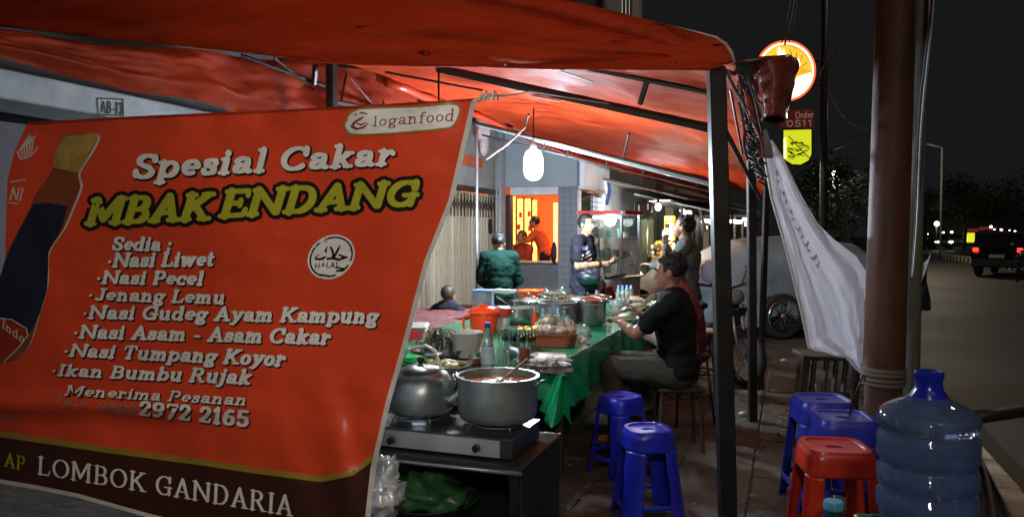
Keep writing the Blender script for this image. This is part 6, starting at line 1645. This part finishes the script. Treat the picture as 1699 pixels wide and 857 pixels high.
mb = MB(); mb.quad(W(1150,362,38),W(1262,362,38),W(1262,430,38),W(1150,430,38)); obj('back_wall', mb, mat('far_wall', (.14,.13,.11), .8), mk_, world=True)
# blue white cloth strip near the kiosk
mb = MB(); mb.grid(lambda s,t: W(1006+s*8*(1-.4*abs(t-.5))+2*math.sin(t*5), 302+t*38, 12.3+.05*math.sin(s*5)), 6, 12)
solo('blue_strip', mb, mat('blue_white_strip', (.35,.50,.75), .4, var=0, col2=(.08,.18,.45), vs=8), 'blue and white plastic strip hanging beside the pale sign', 'strip', smooth=True, solid=.004)
# leaning banner flags in the distance
for i,(u0,v0,u1,v1,c_) in enumerate(((1131,345,1133,380,(.35,.30,.25)),(1160,345,1172,385,(.40,.30,.26)),(1149,365,1152,395,(.25,.25,.24)))):
    mb = MB(); a = W(u0,v0,15+i); b = W(u1,v1,15+i); mb.tube([a,b], .035, 6)
    solo('folded_parasol', mb, mat('parasol_%d' % i, c_, .6), ['slim folded parasol nearest the yellow sign','pale tilted folded parasol behind the person in grey','short folded parasol between two others'][i], 'parasol', 'folded parasols in the distance', smooth=True)
# lit upper window
fbox('window', tuple(WX(1034,8,XS)-Vector((0,0,0))), (.06, 1.0, 1.3), mat('cream_window_glow', (1,.85,.6), .6, emit=.55, ecol=(1,.88,.66), var=.3, vs=7), kio) 
yy = WX(1034,8,XS)
for dy in (-.5,-.17,.17,.5): fbox('window_frame', (yy.x+.05, yy.y+dy, yy.z), (.05,.07,1.34), M_frame, kio)
fbox('balcony_rail', (yy.x+.1, yy.y-1.3, yy.z-.2), (.05,1.2,.9), mat('grey_transom', (.26,.27,.28), .6), kio)
fbox('upper_wall', (XS-.7, 14.4, 6.4), (1.2, 5.8, 3.2), M_dkwall, kio)
fbox('corner_column', (XS+.05, yy.y+.95, 5.8), (.2,.35,3.6), mat('grey_plaster', (.16,.165,.17), .8), kio)
# ================================================================ round sign on pole with boards
DS = 9.5
sg = thing('round_sign', 'round glowing orange and white sign with boards on a dark pole beyond the tent corner', 'sign', G0(1366, DS))
sc = W(1303,118,DS); rS = 49/F*DS
def disc(name, r0, r1, m, off, n=48):
    mb = MB()
    for i in range(n):
        a0, a1 = 2*PI*i/n, 2*PI*(i+1)/n
        q = [sc + (cR*math.cos(a)*r + Vector((0,0,1))*math.sin(a)*r) - cF*off for a, r in ((a0,r0),(a1,r0),(a1,r1),(a0,r1))]
        mb.quad(*q)
    return obj(name, mb, m, sg, world=True)
mb = MB(); mb.tube([sc+cF*.16, sc-cF*.0], rS*1.0, 48); obj('case', mb, mat('sign_case_red', (.30,.03,.02), .4), sg, world=True, smooth='auto')
disc('rim', rS*.94, rS*1.02, mat('rim_glow_red', (1,.2,.05), .5, emit=1.6, ecol=(1,.10,.02), var=0), .01)
disc('rim', rS*.885, rS*.945, mat('rim_glow_white', (1,.9,.8), .5, emit=2.6, ecol=(1,.82,.66), var=0), .014)
disc('face', 0.001, rS*.885, mat('face_glow_orange', (1,.35,.05), .5, emit=1.15, ecol=(1,.33,.02), var=0), .006)
def SG(u, v, off=0): 
    p = W(u, v, DS); return p - cF*off*(1)
print_on('emblem', [smooth_closed([(1262,92),(1285,80),(1310,78),(1335,92),(1346,115),(1330,112),(1312,98),(1290,94),(1270,102)],4)], SG, mat('face_glow_yellow', (1,.6,.1), .5, emit=1.25, ecol=(1,.47,.03), var=0), sg, .010)
print_on('emblem', [smooth_closed([(1290,92),(1292,78),(1297,88),(1300,82),(1303,96),(1296,97)],3), smooth_closed([(1318,104),(1324,98),(1327,108),(1322,122),(1314,128),(1318,116)],3), [(1322,128),(1344,121),(1342,140),(1325,157),(1313,161),(1311,148)]], SG, mat('rim_glow_white', (1,.9,.8), .5), sg, .016)
print_on('emblem', stroke_poly([(1309,83),(1313,92),(1310,100)],1.2)+stroke_poly([(1321,88),(1320,98),(1325,106)],1.2)+stroke_poly([(1330,92),(1327,104)],1.2)+stroke_poly([(1338,104),(1328,112)],1.2), SG, mat('sign_case_red', (.30,.03,.02), .4), sg, .020)
a = W(1366,60,DS+.1); b = W(1366,420,DS+.1); b.z = 0
mb = MB(); mb.tube([b, a+Vector((0,0,3))], .045, 10); obj('pole', mb, M_frame, sg, world=True, smooth=True)
for v in (100,140): mb = MB(); mb.tube([W(1345,v,DS+.08), W(1366,v,DS+.1)], .02, 6); obj('bracket', mb, M_frame, sg, world=True)
def brd(name, u0,v0,u1,v1,m,D=DS): 
    mb = MB(); c_ = (W(u0,v0,D)+W(u1,v1,D))/2; mb.box(c_+cF*.03, ((u1-u0)/F*D,.05,(v1-v0)/F*D), rz=YAW, bev=.004); return obj(name, mb, m, sg, world=True)
brd('order_board', 1296,182,1351,213, mat('order_board', (.10,.02,.018), .5, emit=.03, ecol=(1,.1,.05), var=0))
M_ot = mat('dull_pink_letters', (.5,.3,.26), .5, emit=.10, ecol=(1,.55,.45), var=0)
print_on('lettering', text_strokes('Order', (1318,197), (1349,196), 11, slant=0, wt=.17, sans=True, thin=.9), SG, M_ot, sg, .02)
print_on('lettering', text_strokes('0511', (1303,211), (1348,210), 11, slant=0, wt=.2, sans=True, thin=.9), SG, M_ot, sg, .02)
print_on('yellow_board_frame', [[(1298,213),(1349,213),(1349,258),(1343,270),(1330,276),(1312,276),(1298,268)]], SG, M_frame, sg, -.004)
print_on('yellow_board', [[(1300,216),(1346,215),(1346,256),(1341,266),(1328,273),(1314,272),(1304,266),(1300,260)]], SG, mat('lime_glow', (.8,.9,.05), .5, emit=.75, ecol=(.78,.86,.02), var=.1), sg, .004)
bl = []
for i in range(24):
    x = rnd.uniform(1303,1342); y = rnd.uniform(236,262); bl += stroke_poly([(x,y),(x+rnd.uniform(3,9),y+rnd.uniform(-3,3))], rnd.uniform(1,2.6))
bl += stroke_poly([(1308,226),(1325,245),(1342,262)], 1.6)
print_on('lettering', bl, SG, mat('board_dark_print', (.03,.04,.01), .5, var=0), sg, .012)
print_on('edge_bulbs', [[(1300,y),(1303,y),(1303,y+3),(1300,y+3)] for y in range(230,262,5)], SG, mat('rim_glow_white', (1,.9,.8), .5), sg, .016)
# ================================================================ wires
M_wire = mat('wire_grey', (.16,.12,.11), .45)
def wire(pts, r, label):
    mb = MB(); mb.tube([W(*p) for p in pts], r, 5); solo('overhead_wire', mb, M_wire, label, 'wire', 'overhead wires near the pole', smooth=True)
wire([(1318,-40,8.5),(1308,20,8.4),(1297,72,8.2)], .008, 'leftmost wire running down to the round sign')
wire([(1324,-40,8.6),(1312,30,8.4),(1302,74,8.2)], .012, 'thick reddish wire just right of the leftmost one')
wire([(1330,-40,8.7),(1318,30,8.5),(1309,72,8.3)], .006, 'thin third wire above the round sign')
wire([(1420,-30,6.5),(1390,55,6.8),(1352,142,7)], .006, 'left of two long wires slanting down past the sign edge')
wire([(1438,-30,6.5),(1398,65,6.8),(1354,145,7)], .006, 'right of two long wires slanting down past the sign edge')
wire([(1374,150,7),(1388,180,7),(1405,200,7),(1430,215,7),(1447,218,7)], .005, 'sagging wire from the dark pole to the brown pole')
wire([(1385,248,7),(1410,240,7),(1438,222,7)], .005, 'short wire rising to the brown pole')
# ================================================================ trees
def tree(label, u, D, hgt, cr, seed, n=2600, col=(.035,.055,.02), base_u=None):
    r2 = random.Random(seed); g_ = G0(u, D); t = thing('tree', label, 'tree', g_, 0, 'dark roadside trees')
    mb = MB(); mb.tube([(0,0,0),(.1,0,hgt*.3),(-.05,.1,hgt*.6),(0,0,hgt*.8)], [.16*hgt/5,.12*hgt/5,.08*hgt/5,.03], 10)
    cl_ = []
    for i in range(9):
        a = r2.uniform(0,6.3); e = Vector((math.cos(a)*cr*r2.uniform(.3,.8), math.sin(a)*cr*r2.uniform(.3,.8), hgt*r2.uniform(.55,.98))); cl_.append(e)
        mb.tube([(0,0,hgt*r2.uniform(.3,.55)), e*.6+Vector((0,0,hgt*.22)), e], [.05*hgt/5,.03*hgt/5,.012], 6)
    obj('trunk', mb, mat('bark', (.07,.055,.04), .9), t, smooth=True)
    mb = MB()
    for i in range(n):
        c_ = cl_[r2.randrange(len(cl_))]; d = Vector((r2.gauss(0,1),r2.gauss(0,1),r2.gauss(0,.7))).normalized()*cr*.45*r2.uniform(.3,1)
        p = c_+d; s = r2.uniform(.05,.13)*cr/2; a = r2.uniform(0,6.3); b_ = r2.uniform(-1,1)
        x = Vector((math.cos(a),math.sin(a),b_*.6)).normalized()*s; y = Vector((-math.sin(a),math.cos(a),r2.uniform(-1,1))).normalized()*s*.5
        mb.add([p-x,p-y,p+x,p+y], [(0,1,2,3)])
    o = obj('crown', mb, mat('leaf_dark', col, .6, var=.4, vs=1), t, stuff=True)
tree('bushy dark green tree behind the white vinyl sheet left of the brown pole', 1405, 20, 3.4, 1.5, 4, col=(.05,.065,.02))
tree('low spreading tree behind the covered car roof', 1345, 24, 3.0, 1.6, 5, col=(.05,.065,.02))
tree('large dark tree left of the dark car on the right', 1600, 75, 6.5, 3.6, 6)
tree('dark tree at the right picture edge beyond the cars', 1665, 62, 6.0, 3.5, 7)
tree('dark distant tree just right of the grey pipe', 1535, 80, 6.5, 3.5, 8)
# ================================================================ median, cars and lights along the road
med = thing('median_kerb', 'low median kerb painted in alternating black and white blocks', 'kerb', (9.65, 40, 0))
kb1 = MB(); kb1.box((0,0,.14),(.45,.48,.32),bev=.02)
mw = mat('kerb_white', (.50,.44,.32), .7, var=.2); mk2 = mat('kerb_black', (.04,.04,.035), .7)
pw = obj('kerb_block', kb1, mw, med); kb1b = MB(); kb1b.box((0,0,.14),(.45,.48,.32),bev=.02); pb = obj('kerb_block', kb1b, mk2, med)
pw.location = (0,-12,-.12); pb.location = (0,-11.5,-.12)
for i in range(2, 110):
    o = (pw if i%2 == 0 else pb).copy(); C.objects.link(o); o.location = (0, -12+i*.5, -.12)
def suv(label, u, D, heading, col, lights=None, cat='car', s=1.0):
    g_ = G0(u, D); t = thing('road_car', label, cat, (g_[0], g_[1], -.12), heading, 'cars on the road at the right')
    mp = mat('car_%d_%d' % (int(col[0]*999), int(col[2]*999)), col, .15, coat=.8, metal=.2)
    prof = [(-2.1,.35),(-2.15,.75),(-2.0,1.02),(-1.85,1.62),(-1.5,1.72),(.2,1.72),(.85,1.15),(1.95,.98),(2.15,.75),(2.1,.35)]
    mb = MB(); n = len(prof); vs = []
    for x, tp in ((-.86,0),(-.84,1),(.84,1),(.86,0)):
        for y, z in prof: 
            xx = x*(1-.12*max(0,(z-1.0)/.7)); vs.append((xx*s, y*s, z*s))
    fs = [tuple(range(n-1,-1,-1)), tuple(3*n+i for i in range(n))]
    for k in range(3):
        for i in range(n): fs.append((k*n+i, k*n+(i+1)%n, (k+1)*n+(i+1)%n, (k+1)*n+i))
    mb.add(vs, fs); obj('body', mb, mp, t)
    gls = mat('car_glass', (.015,.017,.02), .05, spec=.8)
    mb = MB(); mb.box((0,-1.95,1.34),(1.35,.02,.46),rot=Matrix.Rotation(-.23,3,'X')); obj('rear_window', mb, gls, t)
    mb = MB(); mb.box((0,.60,1.42),(1.35,.02,.62),rot=Matrix.Rotation(.85,3,'X')); obj('windscreen', mb, gls, t)
    for sx in (-1,1):
        mb = MB(); mb.box((sx*.80,-.6,1.40),(.03,2.1,.42),rot=Matrix.Rotation(-sx*.14,3,'Y')); obj('side_window', mb, gls, t)
        for y in (-1.3,1.35):
            mb = MB(); mb.lathe([(.001,-.11),(.30,-.11),(.34,-.08),(.34,.08),(.30,.11),(.001,.11)], n=24); mb.v = [Vector((sx*.78+q.z, y+q.x, .34+q.y)) for q in mb.v]; w_ = obj('wheel', mb, mat('tyre', (.02,.02,.02), .7), t, smooth='auto')
            mb = MB(); mb.lathe([(.001,.0),(.2,.0),(.22,-.02)], n=20); mb.v = [Vector((sx*(.90+abs(q.z)), y+q.x, .34+q.y)) for q in mb.v]; obj('rim', mb, mat('dull_alloy', (.30,.30,.28), .35, metal=.8), w_)
        mb = MB(); mb.box((sx*.72,-2.10,1.02),(.18,.10,.16),bev=.02); obj('tail_light', mb, mat('tail_glow' if lights == 'rear' else 'tail_off', (.5,.02,.02), .3, emit=2.5 if lights == 'rear' else 0, ecol=(1,.05,.03), var=0), t)
        mb = MB(); mb.ell((sx*.62,2.08,.78),(.20,.08,.14),12,8); obj('headlight', mb, mat('head_glow' if lights == 'front' else 'head_off', (.9,.9,.9), .2, emit=26 if lights == 'front' else 0, ecol=(1,.97,.9), var=0), t, smooth=True)
        mb = MB(); mb.box((sx*.98,.55,1.15),(.16,.08,.12),bev=.02); obj('wing_mirror', mb, mp, t)
    mb = MB(); mb.box((0,-2.16,.52),(1.7,.10,.28),bev=.03); obj('rear_bumper', mb, mat('bumper_black', (.02,.02,.02), .5), t)
    mb = MB(); mb.box((0,2.12,.50),(1.7,.12,.30),bev=.03); obj('front_bumper', mb, mat('bumper_black', (.02,.02,.02), .5), t)
    mb = MB(); mb.box((0,-2.20,.78),(.5,.02,.14)); obj('number_plate', mb, mat('plate_pale', (.5,.5,.48), .5), t)
    return t
suv('dark car with a glowing red tail light at the right picture edge', 1676, 30, -R(24), (.008,.008,.009), 'rear')
suv('oncoming car with bright white headlights beyond the painted median', 1560, 78, PI, (.25,.25,.25), 'front')
suv('small pale car behind the median beside the bright headlights', 1585, 84, PI-.2, (.35,.33,.28))
suv('dark car furthest back in the lane beyond the median', 1640, 88, PI, (.05,.05,.05))
motorbike('motorcycle on the road just right of the dark car', G0(1694, 24), R(-20), (.03,.03,.04), group='motorcycles on the road')
def plight(label, u, v, D, r, m):
    p = W(u,v,D); t = thing('street_light', label, 'street lamp', (p.x,p.y,0), 0, 'street lamps along the road')
    mb = MB(); mb.tube([(0,0,0),(0,0,p.z+.1)], max(.05, r*.35), 8); obj('post', mb, mat('lamp_post', (.20,.20,.19), .6), t, smooth=True)
    mb = MB(); mb.ell((0,-.1,p.z), r, 12, 8); obj('lantern', mb, m, t, smooth=True)
M_wl = mat('lamp_white_far', (1,1,1), .5, emit=8, ecol=(1,.98,.92), var=0)
plight('slim street lamp with a white lantern behind the white sheet', 1384, 288, 24, .085, M_wl)
plight('small round street lamp right of the grey pipe', 1554, 371, 70, .22, M_wl)
p = W(1563,245,45); t = thing('lamp_post', 'tall thin unlit lamp post rising beyond the median', 'street lamp', (p.x,p.y,0), 0, 'street lamps along the road')
mb = MB(); mb.tube([(0,0,0),(0,0,p.z)], .06, 8); obj('post', mb, mat('lamp_post', (.20,.20,.19), .6), t, smooth=True)
mb = MB(); mb.tube([(0,0,p.z),(-.8,0,p.z+.25)], .05, 8); obj('arm', mb, mat('lamp_post', (.20,.20,.19), .6), t, smooth=True)
# far lit shopfronts beyond the road
fs_ = thing('far_shopfront', 'distant low building with small coloured lit signs across the road', 'building', tuple(WZ(1600,420,-.14)))
for i,(u0,v0,u1,v1,c_,e_) in enumerate(((1604,386,1616,402,(.75,.8,.03),1.0),(1598,390,1603,400,(.9,.9,.9),.9),(1573,392,1592,402,(.35,.30,.22),.35),(1600,379,1622,384,(.5,.06,.03),.22),(1626,376,1652,382,(.55,.10,.04),.15),(1660,379,1668,383,(1,1,1),1.2),(1540,394,1560,400,(.5,.4,.25),.5),(1690,408,1699,412,(.5,.7,1),1.4))):
    D = 96; c0 = (W(u0,v0,D)+W(u1,v1,D))/2; mb = MB(); mb.box(c0, ((u1-u0)/F*D,.3,(v1-v0)/F*D), rz=YAW)
    obj('lit_sign', mb, mat('far_sign_%d' % i, c_, .5, emit=e_, ecol=c_, var=.3, vs=.5), fs_, world=True)
mb = MB(); c0 = W(1610,400,98); mb.box((c0.x,c0.y,2.2),(22,.5,4.6), rz=YAW); obj('wall', mb, mat('far_dark_block', (.03,.03,.03), .8), fs_, world=True)
for i,(u,v) in enumerate(((1539,388),(1565,394),(1579,385),(1590,397),(1644,376),(1650,380),(1675,382),(1684,384),(1565,386),(1620,404),(1640,415),(1688,408))):
    p = W(u,v,90); t = thing('distant_lamp', ['tiny lamp nearest the grey pipe, left of the round street lamp','tiny lamp just right of the round street lamp','tiny lamp right of the tall lamp post','tiny lamp left of the lime sign','tiny lamp above the roof of the dark car at its left','tiny lamp beside the first one over the dark car','tiny lamp over the middle of the dark car','tiny lamp over the right part of the dark car','tiny lamp at the foot of the tall lamp post','tiny lamp low under the lime sign','tiny lamp low at the left flank of the dark car','tiny lamp at the picture edge over the road motorcycle'][i], 'lamp', tuple(p), 0, 'tiny distant lamps across the road')
    
    mb = MB(); mb.ell((0,0,0), rnd.uniform(.07,.16), 8, 6); obj('bulb', mb, M_wl, t)
# pavement litter bits
for i,(u,v,s_) in enumerate(((1241,541,.07),(1232,690,.03),(1300,600,.03),(1282,650,.02))):
    p = WZ(u,v,.0); solo('paper_scrap', crumple((p.x,p.y,.02), (s_,s_*.8,s_*.5), .6, 16, i, 3), mat('scrap_white', (.45,.45,.43), .6), ['crumpled white bag lying on the pavement between the two posts','small white scrap near the foot of the second post','pale scrap beside the leaves','tiny pale scrap on the pavement nearer the stools'][i], 'litter', smooth=True)
# road lights: two unseen with no post built, last from the white lantern
lamp('road_light', (4.6, 9.5, 7.5), 230, (1,.86,.68), .25)  # added fill over the near road and the covered car
lamp('road_light', (5.5, 44, 8.0), 1300, (1,.84,.62), .3)
lamp('road_light', tuple(W(1384,292,23.6)), 90, (1,.97,.9), .1)
